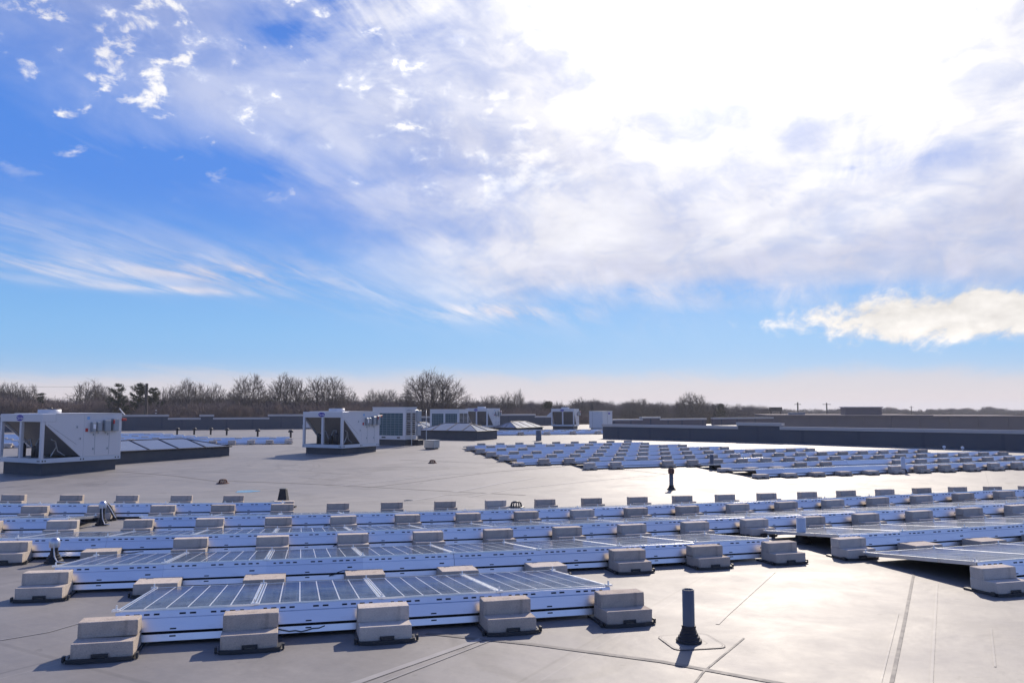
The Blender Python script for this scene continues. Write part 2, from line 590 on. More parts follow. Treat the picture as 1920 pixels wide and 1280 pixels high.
def deflector_mat():
    m, b = new_mat('galvanised_sheet')
    co = texco('Object')
    x, y, z = separate(co)
    n = noise(combine(x * 1.2, y * 3.0, z * 9.0), 2.0, 5, 0.6)
    oi = S.tree.nodes.new('ShaderNodeObjectInfo')
    n = (n + (S(oi.outputs['Random']) - 0.5) * 0.9).clamp()
    dirt = smooth(noise(combine(x * 2.0, y * 8.0, z * 2.0), 3.0, 5, 0.7), 0.52, 0.78)
    put(b.inputs['Base Color'], mixc(dirt * 0.35, mixc(n, (0.77, 0.75, 0.72), (0.93, 0.905, 0.87)), (0.55, 0.52, 0.49)))
    put(b.inputs['Roughness'], lerp_range(n, 0.3, 0.7, 0.30, 0.46))
    b.inputs['Metallic'].default_value = 1.0
    bump(b, noise(co, 3.0, 2), 0.06, 0.02)
    return m


M['sheet'] = deflector_mat()


def panel_mat():
    m, b = new_mat('solar_cells')
    x, y, z = separate(texco('Object'))
    cx = S.math('FRACT', (x - 0.028) / 0.1575)
    cy = S.math('FRACT', (y - 0.035) / 0.1575)
    gx = smooth(S.math('ABSOLUTE', cx - 0.5), 0.463, 0.473)
    gy = smooth(S.math('ABSOLUTE', cy - 0.5), 0.476, 0.486)
    bb = S.math('FRACT', cx * 3.0)
    bus = smooth(S.math('ABSOLUTE', bb - 0.5), 0.020, 0.012) * 0.55
    idx = S.math('FLOOR', (x - 0.028) / 0.1575) * 3.7 + S.math('FLOOR', (y - 0.035) / 0.1575) * 7.3
    wn = S.tree.nodes.new('ShaderNodeTexWhiteNoise')
    wn.noise_dimensions = '1D'
    S.tree.links.new(idx.s, wn.inputs['W'])
    cell = mixc(S(wn.outputs['Value']), (0.020, 0.034, 0.075), (0.032, 0.050, 0.105))
    c1 = mixc(bus, cell, (0.35, 0.38, 0.44))
    c2 = mixc(gy * 0.6, c1, (0.30, 0.34, 0.42))
    c3 = mixc(gx, c2, (0.80, 0.82, 0.84))
    dust = noise(texco('Object'), 5.0, 5, 0.65)
    put(b.inputs['Base Color'], mixc(smooth(dust, 0.35, 0.8) * 0.16, c3, (0.42, 0.40, 0.38)))
    put(b.inputs['Roughness'], lerp_range(dust, 0.3, 0.7, 0.10, 0.22))
    b.inputs['Specular IOR Level'].default_value = 0.42
    return m


M['cells'] = panel_mat()


def glass_mat():
    m, b = new_mat('skylight_glass')
    n = noise(texco('Object'), 1.5, 4)
    put(b.inputs['Base Color'], mixc(n, (0.085, 0.11, 0.165), (0.12, 0.15, 0.215)))
    b.inputs['Roughness'].default_value = 0.12
    b.inputs['Specular IOR Level'].default_value = 0.9
    b.inputs['Coat Weight'].default_value = 0.0
    b.inputs['Coat Roughness'].default_value = 0.05
    return m


M['glass'] = glass_mat()

# ------------------------------------------------------------------ ground and the building we stand on
GZ = -6.3
mb = MB()
mb.add([(-1400, -300, GZ), (1400, -300, GZ), (1400, 1900, GZ), (-1400, 1900, GZ)], [(0, 1, 2, 3)])
tag(mb.build('ground', M['grass']), 'flat winter grass ground below the roof', None, None, 'structure')

xs = np.concatenate([np.arange(-90, -24, 6.0), np.arange(-24, 26, 0.5), np.arange(26, 93, 6.0)])
ys = np.concatenate([np.arange(-26, 2, 4.0), np.arange(2, 46, 0.5), np.arange(46, 96, 4.0)])
XX, YY = np.meshgrid(xs, ys)
ZZ = zr(XX, YY)
nx, ny = len(xs), len(ys)
mb = MB()


def roof_face(i, j):
    """The roof stops at the long parapet on its right-hand side."""
    x, y = (xs[i] + xs[i + 1]) / 2, (ys[j] + ys[j + 1]) / 2
    side = (36.8 - 5.83) * (y - 50.7) - (25.0 - 50.7) * (x - 5.83)     # beyond the parapet's line?
    return not (side > 8.0 and x > (1392 - 960) / F * y)


faces = [(j * nx + i, j * nx + i + 1, (j + 1) * nx + i + 1, (j + 1) * nx + i) for j in range(ny - 1) for i in range(nx - 1) if roof_face(i, j)]
mb.add(np.stack([XX, YY, ZZ], -1).reshape(-1, 3).tolist(), faces, 0, True)
roof = tag(mb.build('roof', M['roof']), 'grey membrane roof with laps and scuffs', None, None, 'structure')
# outer walls below the roof's edge
edges = {}
for fc in faces:
    for a, b_ in zip(fc, fc[1:] + fc[:1]):
        edges[(min(a, b_), max(a, b_))] = edges.get((min(a, b_), max(a, b_)), 0) + 1
P_ = np.stack([XX, YY, ZZ], -1).reshape(-1, 3)
mb = MB()
for (a, b_), k in edges.items():
    if k == 1:
        mb.add([(*P_[a][:2], GZ), (*P_[b_][:2], GZ), tuple(P_[b_] - [0, 0, .01]), tuple(P_[a] - [0, 0, .01])], [(0, 1, 2, 3)])
mb.build('outer_wall', M['wall'], roof)


def strip(px_pts, w, mat, name='membrane_seam', lift=0.004, taper=False):
    """A flat lap of membrane laid on the roof along a line."""
    pts = [Vector(on_roof(*p)) for p in px_pts]
    dense = []
    for a, b2 in zip(pts, pts[1:]):
        n_ = max(2, int((b2 - a).length / 0.35))
        dense += [a.lerp(b2, i / n_) for i in range(n_)]
    dense.append(pts[-1])
    L, Rr = [], []
    for i, p in enumerate(dense):
        t = dense[min(i + 1, len(dense) - 1)] - dense[max(i - 1, 0)]
        t.z = 0
        t.normalize()
        s_ = Vector((-t.y, t.x, 0)) * w / 2
        for lst, q in ((L, p + s_), (Rr, p - s_)):
            lst.append((q.x, q.y, float(zr(q.x, q.y)) + lift))
    n_ = len(dense)
    m_ = MB()
    m_.add(L + Rr, [(i, i + 1, n_ + i + 1, n_ + i) for i in range(n_ - 1)], 0, True)
    return m_.build(name, mat, roof)


strip([(800, 1187), (1000, 1208), (1240, 1240), (1480, 1284)], 0.055, M['seam_dark'])
strip([(1714, 1071), (1695, 1170), (1671, 1284)], 0.026, M['seam_dark'])
strip([(1684, 1150), (1650, 1284)], 0.014, M['patch'])
strip([(1757, 1094), (1746, 1284)], 0.020, M['patch'])
strip([(1395, 1196), (1320, 1258), (1300, 1284)], 0.016, M['seam_dark'])
strip([(640, 1290), (905, 1197)], 0.060, M['seam_light'])
strip([(690, 1290), (925, 1199)], 0.016, M['seam_light'])
strip([(1858, 1178), (1866, 1250)], 0.014, M['patch'])
strip([(1452, 1072), (1360, 1155), (1345, 1170)], 0.030, M['patch'])
strip([(418, 901), (560, 906), (700, 913), (985, 928)], 0.10, M['seam_dark'])
strip([(625, 912), (740, 900), (835, 889), (900, 886)], 0.14, M['seam_light'])
strip([(690, 914), (780, 903), (930, 884), (1060, 874)], 0.07, M['seam_dark'])
strip([(850, 922), (940, 905), (1000, 896)], 0.16, M['seam_light'])
strip([(880, 931), (960, 916), (1120, 900), (1250, 889)], 0.10, M['seam_light'])
strip([(760, 940), (830, 928), (900, 924)], 0.12, M['seam_light'])
strip([(230, 884), (330, 892), (420, 904)], 0.10, M['seam_dark'])
strip([(560, 884), (700, 876), (860, 874)], 0.06, M['seam_light'])
strip([(750, 862), (860, 866), (960, 869)], 0.06, M['seam_dark'])
strip([(1120, 877), (1190, 882), (1250, 889)], 0.06, M['seam_dark'])
strip([(0, 1200), (90, 1185), (160, 1165)], 0.020, M['seam_light'])

# ------------------------------------------------------------------ ballasted solar arrays
TH = R(14.835)
U = Vector((math.cos(TH), math.sin(TH), 0))
N_ = Vector((-math.sin(TH), math.cos(TH), 0))
PITCH_ROW = 2.1476
Y_HI, Z_HI = 0.285, 0.240        # high, near edge of a panel; the blocks' upper front edge is y = 0
PLEN, PWID = 1.65, 0.992
TILT = math.asin((Z_HI - 0.092) / PLEN)


def row_pt(s, t, h=0.0):
    p = U * s + N_ * t
    return Vector((p.x, p.y, float(zr(p.x, p.y)) + h))


def frame_at(s, t, ds=1.0):
    """Local frame on the roof: x along the row (following the fall), y away, z up."""
    a, b_ = row_pt(s, t), row_pt(s + ds, t)
    ex = (b_ - a).normalized()
    ey = (row_pt(s + ds / 2, t + 1.6) - row_pt(s + ds / 2, t)).normalized()
    ez = ex.cross(ey).normalized()
    ey = ez.cross(ex)
    m_ = Matrix((ex, ey, ez)).transposed().to_4x4()
    m_.translation = a
    return m_


# meshes shared by every module
def panel_mesh(framed):
    m_ = MB()
    e = 0.0
    m_.add([(0.004, 0.004, 0), (PWID - .004, 0.004, 0), (PWID - .004, PLEN - .004, 0), (0.004, PLEN - .004, 0)], [(0, 1, 2, 3)])
    m_.add([(0.004, 0.004, -.03), (PWID - .004, 0.004, -.03), (PWID - .004, PLEN - .004, -.03), (0.004, PLEN - .004, -.03)], [(3, 2, 1, 0)])
    if framed:
        m_.v = []; m_.f = []; m_.m = []; m_.smooth = []
        w = 0.013
        for bx in ((0, PWID, 0, w), (0, PWID, PLEN - w, PLEN), (0, w, w, PLEN - w), (PWID - w, PWID, w, PLEN - w)):
            m_.box(bx[0], bx[1], bx[2], bx[3], -.038, .003)
    return m_


me_cells = panel_mesh(False).mesh('solar_panel', M['cells'])
me_frame = panel_mesh(True).mesh('frame', M['frame'])


def deflector_mesh():
    # a folded sheet: lower lip, groove, main face, flange under the panel's edge
    prof = [(0.180, 0.035), (0.196, 0.083), (0.226, 0.085), (0.226, 0.101), (0.198, 0.103), (0.238, 0.190), (0.252, 0.194), (0.272, 0.238), (0.31, 0.241)]
    m_ = MB()
    vs_ = [(x, y, z) for x in (0.0005, 0.9995) for y, z in prof]
    k = len(prof)
    for i in range(k - 1):
        m_.add(vs_[i:i + 2] + vs_[k + i:k + i + 2], [(0, 1, 3, 2)], 1 if i in (1, 2, 3) else 0)   # groove faces coloured dark to stand for the shade inside the gap
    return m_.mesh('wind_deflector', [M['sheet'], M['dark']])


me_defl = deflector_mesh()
_sol = None


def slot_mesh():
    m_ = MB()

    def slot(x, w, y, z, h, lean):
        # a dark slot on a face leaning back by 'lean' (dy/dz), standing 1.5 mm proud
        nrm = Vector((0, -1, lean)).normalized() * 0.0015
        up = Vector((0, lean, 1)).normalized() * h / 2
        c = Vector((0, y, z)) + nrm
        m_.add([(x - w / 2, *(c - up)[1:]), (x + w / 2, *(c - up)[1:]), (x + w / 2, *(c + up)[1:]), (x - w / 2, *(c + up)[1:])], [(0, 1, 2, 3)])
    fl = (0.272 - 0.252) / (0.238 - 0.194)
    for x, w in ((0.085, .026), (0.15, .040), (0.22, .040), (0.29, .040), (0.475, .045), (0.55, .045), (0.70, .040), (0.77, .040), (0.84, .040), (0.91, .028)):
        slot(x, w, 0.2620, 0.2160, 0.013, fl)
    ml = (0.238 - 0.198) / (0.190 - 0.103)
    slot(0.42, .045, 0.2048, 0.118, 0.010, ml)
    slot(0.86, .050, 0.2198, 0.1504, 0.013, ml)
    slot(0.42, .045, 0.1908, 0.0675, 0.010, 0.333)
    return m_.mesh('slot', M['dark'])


me_slots = slot_mesh()


def clamp_mesh():
    m_ = MB()
    m_.box(-.028, .028, -.02, .03, -.01, .006)
    m_.box(-.006, .006, 0, .012, 0, .035)
    return m_.mesh('clamp', M['clamp'])


me_clamp = clamp_mesh()


def tray_mesh(ears=True):
    m_ = MB()
    # shallow pan whose lip bows out towards the near side
    out = [(-.228, -.05), (-.214, -.176), (-.12, -.200), (.12, -.200), (.214, -.176), (.228, -.05), (.222, .24), (-.222, .24)]
    m_.prism(out, 0.002, 0.020, 'z')
    lip = out[:6]
    for a, b_ in zip(lip, lip[1:]):
        d = Vector((b_[0] - a[0], b_[1] - a[1], 0))
        q = Vector((d.y, -d.x, 0)).normalized() * 0.012
        m_.prism([(a[0], a[1]), (b_[0], b_[1]), (b_[0] - q.x, b_[1] - q.y), (a[0] - q.x, a[1] - q.y)], 0.020, 0.031, 'z')
    m_.box(-.055, .055, -.176, -.1645, .034, .056)          # handle on the near face
    m_.box(-.055, -.040, -.188, -.1645, .0205, .0335)
    m_.box(.040, .055, -.188, -.1645, .0205, .0335)
    if ears:
        m_.box(-.245, -.229, -.15, -.11, .006, .045)
        m_.box(.229, .245, -.15, -.11, .006, .045)
    return m_.mesh('ballast_tray', M['tray'])


me_tray = tray_mesh()


def block_mesh(kind, seed):
    """Precast ballast: a low step towards us and a taller one behind it; edges chipped a little."""
    rng = random.Random(seed)
    m_ = MB()
    if kind == 'low':
        m_.box(-.20, .20, -.160, .165, .022, .128, 0, 0.004)
    else:
        m_.box(-.20, .20, -.160, .165, .022, .1275, 0, 0.004)
        m_.box(-.1985, .1985, .0, .163, .1280, .236, 0, 0.004)
    o = m_.mesh('ballast_block', M['concrete'])
    for v in o.vertices:
        if rng.random() < .06:
            v.co.z -= rng.uniform(.004, .012)
            v.co.x *= rng.uniform(.955, .985)
        v.co.x += rng.uniform(-.0025, .0025)
        v.co.y += rng.uniform(-.0025, .0025)
        v.co.z += rng.uniform(-.0015, .0015)
    return o


me_high = [block_mesh('high', i) for i in range(9)]
me_low = [block_mesh('low', 20 + i) for i in range(5)]
rb = random.Random(4)


def make_row(label, t, s0, ms, near=True, group=None, skip=()):
    """A row of tilted panels with deflectors; ms is the range of module numbers, s0 the lattice origin."""
    ms = list(ms)
    base = row_pt(s0 + ms[0], t)
    root = thing('solar_panel_row', label, 'solar panels', base, 0, group)
    inv = Matrix.Translation(-base)
    for m in ms:
        if m in skip:
            continue
        fr = inv @ frame_at(s0 + m, t)
        pm = fr @ Matrix.Translation((0.004, Y_HI, Z_HI + .008)) @ Matrix.Rotation(-TILT, 4, 'X')
        p = link('solar_panel', me_cells, root, pm)
        link('frame', me_frame, p)
        wob = Matrix.Translation((0, rb.uniform(-.003, .003), rb.uniform(-.002, .003))) @ Matrix.Rotation(R(rb.uniform(-.35, .35)), 4, 'Z') @ Matrix.Rotation(R(rb.uniform(-.5, .5)), 4, 'X')
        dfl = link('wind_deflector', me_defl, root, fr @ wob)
        if near:
            so = link('slot', me_slots, dfl)
            so['kind'] = 'stuff'
            for e in ((0,) if m + 1 in ms and m + 1 not in skip else (0, 1)):
                link('clamp', me_clamp, root, pm @ Matrix.Translation((e * 1.0 - .004, .004, .004)))
                link('clamp', me_clamp, root, pm @ Matrix.Translation((e * 1.0 - .004, PLEN - .012, .004)))
    return root, inv


ORD = 'first second third fourth fifth sixth seventh eighth ninth tenth eleventh twelfth thirteenth fourteenth fifteenth sixteenth seventeenth eighteenth nineteenth twentieth twenty-first twenty-second'.split()


def put_blocks(root, inv, t, s0, nums, label, group, low=(), trays=True, count=None):
    nums = list(nums)
    for m in nums:
        fr = frame_at(s0 + m - .5, t)
        fr.translation = row_pt(s0 + m, t)
        if trays:
            link('ballast_tray', me_tray, root, inv @ fr)
        islow = m in low
        jit = Matrix.Translation((rb.uniform(-.012, .012), rb.uniform(-.008, .008), 0)) @ Matrix.Rotation(R(rb.uniform(-1.0, 1.0)), 4, 'Z')
        o = bpy.data.objects.new('ballast_block', rb.choice(me_low if islow else me_high))
        COL.objects.link(o)
        o.matrix_world = fr @ jit
        if count:                # (numbers in counting order, what is counted from)
            tag(o, '%s concrete ballast block, %s %s' % ('low flat' if islow else 'stepped', ORD[list(count[0]).index(m)], count[1]), 'concrete block', group)
        else:
            tag(o, ('low flat ' if islow else 'stepped ') + label, 'concrete block', group + (', low' if islow else ''))


S0, T0 = -0.345, 6.376
rowE = make_row('short row of four solar panels beside the grey vent pipe', T0, S0, range(-1, 3))
put_blocks(*rowE, T0, S0, range(-1, 4), 'concrete ballast block along the high side of the four-panel row', 'blocks of the four-panel row', count=(range(3, -2, -1), 'from the grey vent pipe along the four-panel row'))
rowE2 = make_row('solar panel row starting past the open roof right of the grey vent pipe', T0, S0, range(7, 13))
put_blocks(*rowE2, T0, S0, range(7, 13), 'concrete ballast block at the row past the open roof', 'blocks of the row past the open roof', count=(range(7, 13), 'past the open roof on the vent pipe side'))
tD = T0 + PITCH_ROW
rowD = make_row('row of eight solar panels directly behind the four-panel row', tD, S0, range(-2, 6))
put_blocks(*rowD, tD, S0, range(-2, 7), 'concrete ballast block along the high side of the eight-panel row', 'blocks of the eight-panel row', low=(-1, 0, 1, 2, 3), count=(range(6, -3, -1), 'from the white pipe along the eight-panel row'))
rowD2 = make_row('solar panel row starting just past the white plastic pipe', tD, S0, range(7, 15))
put_blocks(*rowD2, tD, S0, range(7, 15), 'concrete ballast block of the row starting past the white plastic pipe', 'blocks of the row past the white pipe', low=(8, 9, 10, 11, 12), count=(range(7, 15), 'past the white plastic pipe along that row'))
tC = tD + PITCH_ROW
rowC = make_row('long unbroken solar panel row behind the eight-panel row', tC, S0, range(-5, 16))
put_blocks(*rowC, tC, S0, range(-2, 17), '', 'blocks of the long unbroken row', low=(-2,), count=(range(-2, 17), 'past the corner vent along the unbroken row'))
put_blocks(*rowC, tC, S0, range(-4, -2), 'concrete ballast block at the open end side of the corner vent, unbroken row', 'blocks of the long unbroken row')
tB = tC + PITCH_ROW
rowBl = make_row('solar panel row ending left of the metal-capped roof vent', tB, S0, range(-7, -3))
put_blocks(*rowBl, tB, S0, range(-5, -2), '', 'blocks before the capped vent', count=(range(-3, -6, -1), 'before the metal-capped vent along the interrupted row'))
rowBr = make_row('longest solar panel row, bordering the open roof', tB, S0, range(-2, 19))
put_blocks(*rowBr, tB, S0, range(-2, 20), 'concrete ballast block along the high side of the longest row', 'blocks of the longest row', count=(range(-2, 20), 'from the metal-capped vent along the longest row'))
tA = tB + PITCH_ROW
rowA = make_row('shortened solar panel row farthest back on the drain side of the nearest array', tA, S0, range(-9, 0))
put_blocks(*rowA, tA, S0, range(-8, 1), 'concrete ballast block between the longest row and the shortened row', 'blocks of the shortened row', count=(range(0, -9, -1), 'from the black vent box, between two rows'))
put_blocks(rowBr[0], rowBr[1], tA + .037, S0, range(1, 19), 'concrete ballast block at the low edge of the longest row', 'blocks at the edge of the open roof', count=(range(1, 19), 'from the black vent box along the open roof'))
put_blocks(rowA[0], rowA[1], tA + PITCH_ROW + .037, S0, range(-8, 0), 'concrete ballast block at the low edge of the shortened row', 'blocks behind the shortened row', count=(range(-1, -9, -1), 'from the black vent box, behind the shortened row'))
put_blocks(rowA[0], rowA[1], tA + PITCH_ROW + .037, S0, [0], 'concrete ballast block at the outer corner of the shortened row', 'corner block', low=(0,))

# loops of module cable hanging below the sheets
for (root, inv), t, s in ((rowD, tD, 0.30), (rowD, tD, 1.55), (rowE, T0, -0.16), (rowC, tC, 0.42), (rowBr, tB, 0.35), (rowC, tC, -2.3)):
    fr = inv @ frame_at(s, t)
    mb = MB()
    rr = random.Random(int(s * 100) + 7)
    pts = [fr @ Vector((x, 0.175 - 0.02 * math.sin(x * 11), 0.075 + 0.05 * math.sin(x / .36 * math.pi) * (1 if s > 0 else -.4) + rr.uniform(-.006, .006))) for x in np.linspace(0, .36, 9)]
    mb.tube(pts, 0.0045, 6)
    mb.build('cable', M['cable'], root)

# far array in front of the long dark parapet
S1, T1 = 0.72, 38.94
spec = [(1, 7, 16, ()), (2, 7, 17, ()), (3, 7, 18, ()), (4, 7, 21, ()), (5, 7, 25, ()), (6, 9, 27, ()), (7, 13, 31, ()), (8, 13, 30, ())]
for j, a, b_, sk in spec:
    t = T1 - j * 2.148
    far_lab = '%s solar panel row from the dark flue pipe, before the long dark parapet' % ORD[j - 1]
    blk_lab = 'concrete ballast block in the %s panel row from the dark flue pipe' % ORD[j - 1]
    rw = make_row(far_lab, t, S1, range(a, b_), False, 'panel rows before the long parapet', sk)
    full = [m for m in range(a, b_ + 1)]
    miss = {2: (10, 11), 6: (11,), 7: (18, 19), 8: ()}.get(j, ())
    low = {5: (7,), 6: (11,), 7: (13, 14, 15), 8: (13, 14, 15, 16, 17, 24, 25, 26, 27)}.get(j, ())
    put_blocks(*rw, t, S1, [m for m in full if m not in miss], blk_lab, 'blocks before the long parapet', low=low)
    if j == 1:
        put_blocks(*rw, T1, S1, range(8, 17), 'concrete ballast block behind all panel rows, nearest the dark flue pipe', 'blocks before the long parapet')
# array beyond the near skylight, left
for k in range(8):
    t = 46.3 + 2.148 * k
    a = -24 - k
    b_ = -1 if k < 3 else -3 - k
    rw = make_row('%s solar panel row beyond the flat blue-glass skylight, counted from it' % ORD[k], t, 0.2, range(a, b_), False, 'panel rows beyond the blue-glass skylight')
    nums = [m for m in range(a, b_ + 1) if (k == 0 or (m + k) % 2 == 0)]
    put_blocks(*rw, t, 0.2, nums, 'concrete ballast block in the %s row beyond the blue-glass skylight' % ORD[k], 'blocks beyond the blue-glass skylight')
# small array in the gap between the two hipped skylights and the dark parapet
for k in range(3):
    t = 55.2 + 2.148 * k
    rw = make_row('%s solar panel row behind the dark flue pipe, towards the boxy rooftop units' % ORD[k], t, 0.3, range(11, 24), False, 'panel rows near the hipped skylights')
    put_blocks(*rw, t, 0.3, [m for m in range(11, 25) if m % 2 == 1 or k], 'concrete ballast block in the %s row behind the dark flue pipe' % ORD[k], 'blocks near the hipped skylights')


# ------------------------------------------------------------------ parapets
AX = R(30.0)                    # the building stands turned 30 degrees to our view


def wall_run(name, label, a, b_, ztop, segs, mat_face, thick=0.36, zbase=None, lip=0.15):
    """Parapet from plan point a to b_; segs are (from, to, extra height) fractions; each stretch carries its own coping."""
    a, b_ = Vector(a).to_2d(), Vector(b_).to_2d()
    d = (b_ - a)
    L = d.length
    rz = math.atan2(d.y, d.x)
    zb = float(min(zr(a.x, a.y), zr(b_.x, b_.y))) - 0.05 if zbase is None else zbase
    root = thing(name, label, 'parapet', (a.x, a.y, zb), rz)
    for f0, f1, ex in segs:
        m_ = MB()
        m_.box(f0 * L, f1 * L, 0, thick, 0, ztop + ex - zb - lip)
        m_.build('wall_face', mat_face, root)
        rl = random.Random(int(f0 * 1000) + 3)
        u = f0 * L + 1.1
        while u < f1 * L - .6:
            hgt = ztop + ex - lip + .9
            MB().box(u, u + .16, -.004, .0005, ztop + ex - zb - lip - min(hgt, 1.1), ztop + ex - zb - lip - .035).build('membrane_lap', M['lap'], root)
            u += rl.uniform(1.9, 3.4)
        n_ = max(1, round((f1 - f0) * L / 3.6))
        for i in range(n_):
            u0 = f0 * L + (f1 - f0) * L * i / n_ - (0.05 if i == 0 else -0.004)
            u1 = f0 * L + (f1 - f0) * L * (i + 1) / n_ + (0.05 if i == n_ - 1 else -0.004)
            m_ = MB()
            # sheet-metal cap with a drip edge, its top pitched a little to the back
            m_.prism([(-.045, ztop + ex - zb - lip - .03), (-.045, ztop + ex - zb - .012), (-.025, ztop + ex - zb), (thick + .04, ztop + ex - zb - .02), (thick + .04, ztop + ex - zb - lip)], u0, u1, 'x')
            m_.build('coping', M['coping'], root)
    return root


def frac(a, b_, x, Y=None):
    """Fraction along the wall a-b_ at which it crosses photograph column x."""
    k = (x - 960) / F
    return (k * a[1] - a[0]) / ((b_[0] - a[0]) - k * (b_[1] - a[1]))


pa, pb = (5.83, 50.7), (36.8, 25.0)
g = lambda x: frac(pa, pb, x)
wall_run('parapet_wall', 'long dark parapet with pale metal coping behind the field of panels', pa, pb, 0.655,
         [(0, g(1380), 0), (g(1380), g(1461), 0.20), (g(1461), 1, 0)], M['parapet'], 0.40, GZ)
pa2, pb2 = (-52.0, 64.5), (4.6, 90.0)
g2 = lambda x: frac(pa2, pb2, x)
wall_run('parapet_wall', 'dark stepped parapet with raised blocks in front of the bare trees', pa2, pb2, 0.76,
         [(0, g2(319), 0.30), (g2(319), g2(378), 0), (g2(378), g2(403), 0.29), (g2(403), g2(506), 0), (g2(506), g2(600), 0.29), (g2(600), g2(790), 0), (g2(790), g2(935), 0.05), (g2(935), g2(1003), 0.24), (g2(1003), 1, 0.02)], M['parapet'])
pa3, pb3 = (9.2, 78.0), (21.2, 86.0)
g3 = lambda x: frac(pa3, pb3, x)
wall_run('parapet_wall', 'distant low parapet with one raised block beside the plain boxy unit', pa3, pb3, 0.58,
         [(0, g3(1203), 0), (g3(1203), g3(1236), 0.20), (g3(1236), 1, 0)], M['brick'])
pa4, pb4 = (22.5, 88.0), (30.5, 92.0)
wall_run('parapet_wall', 'short far parapet with bright coping next to the brown far building', pa4, pb4, 0.62, [(0, 1, 0)], M['brick'])


# ------------------------------------------------------------------ rooftop packaged units
def text_obj(parent, body, size, loc, rot, mat, shear=0.35):
    cu = bpy.data.curves.new('lettering', 'FONT')
    cu.body = body
    cu.size = size
    cu.shear = shear
    cu.extrude = 0.001
    cu.align_x = 'CENTER'
    cu.align_y = 'CENTER'
    cu.materials.append(mat)
    tmp = bpy.data.objects.new('lettering', cu)
    COL.objects.link(tmp)
    dg = bpy.context.evaluated_depsgraph_get()
    me = bpy.data.meshes.new_from_object(tmp.evaluated_get(dg))
    bpy.data.objects.remove(tmp)
    o = bpy.data.objects.new('lettering', me)
    COL.objects.link(o)
    o.parent = parent
    o.location = loc
    o.rotation_euler = rot
    return o


def ellipse(w, h, n=28):
    return [(w / 2 * math.cos(i * 2 * math.pi / n), h / 2 * math.sin(i * 2 * math.pi / n)) for i in range(n)]


def logo_badge(parent, x, y, z, w, h):
    m_ = MB()
    m_.prism([(p[0] + x, p[1] + z) for p in ellipse(w * 1.06, h * 1.10)], y - .006, y + .004, 'y')
    b_ = m_.build('badge_rim', M['white'], parent)
    m_ = MB()
    m_.prism([(p[0] + x, p[1] + z) for p in ellipse(w, h)], y - .011, y - .004, 'y')
    lg = m_.build('logo_badge', M['logo'], parent)
    text_obj(lg, 'Carrier', h * 0.60, (x, y - .0135, z - .01), (R(90), 0, 0), M['white'])


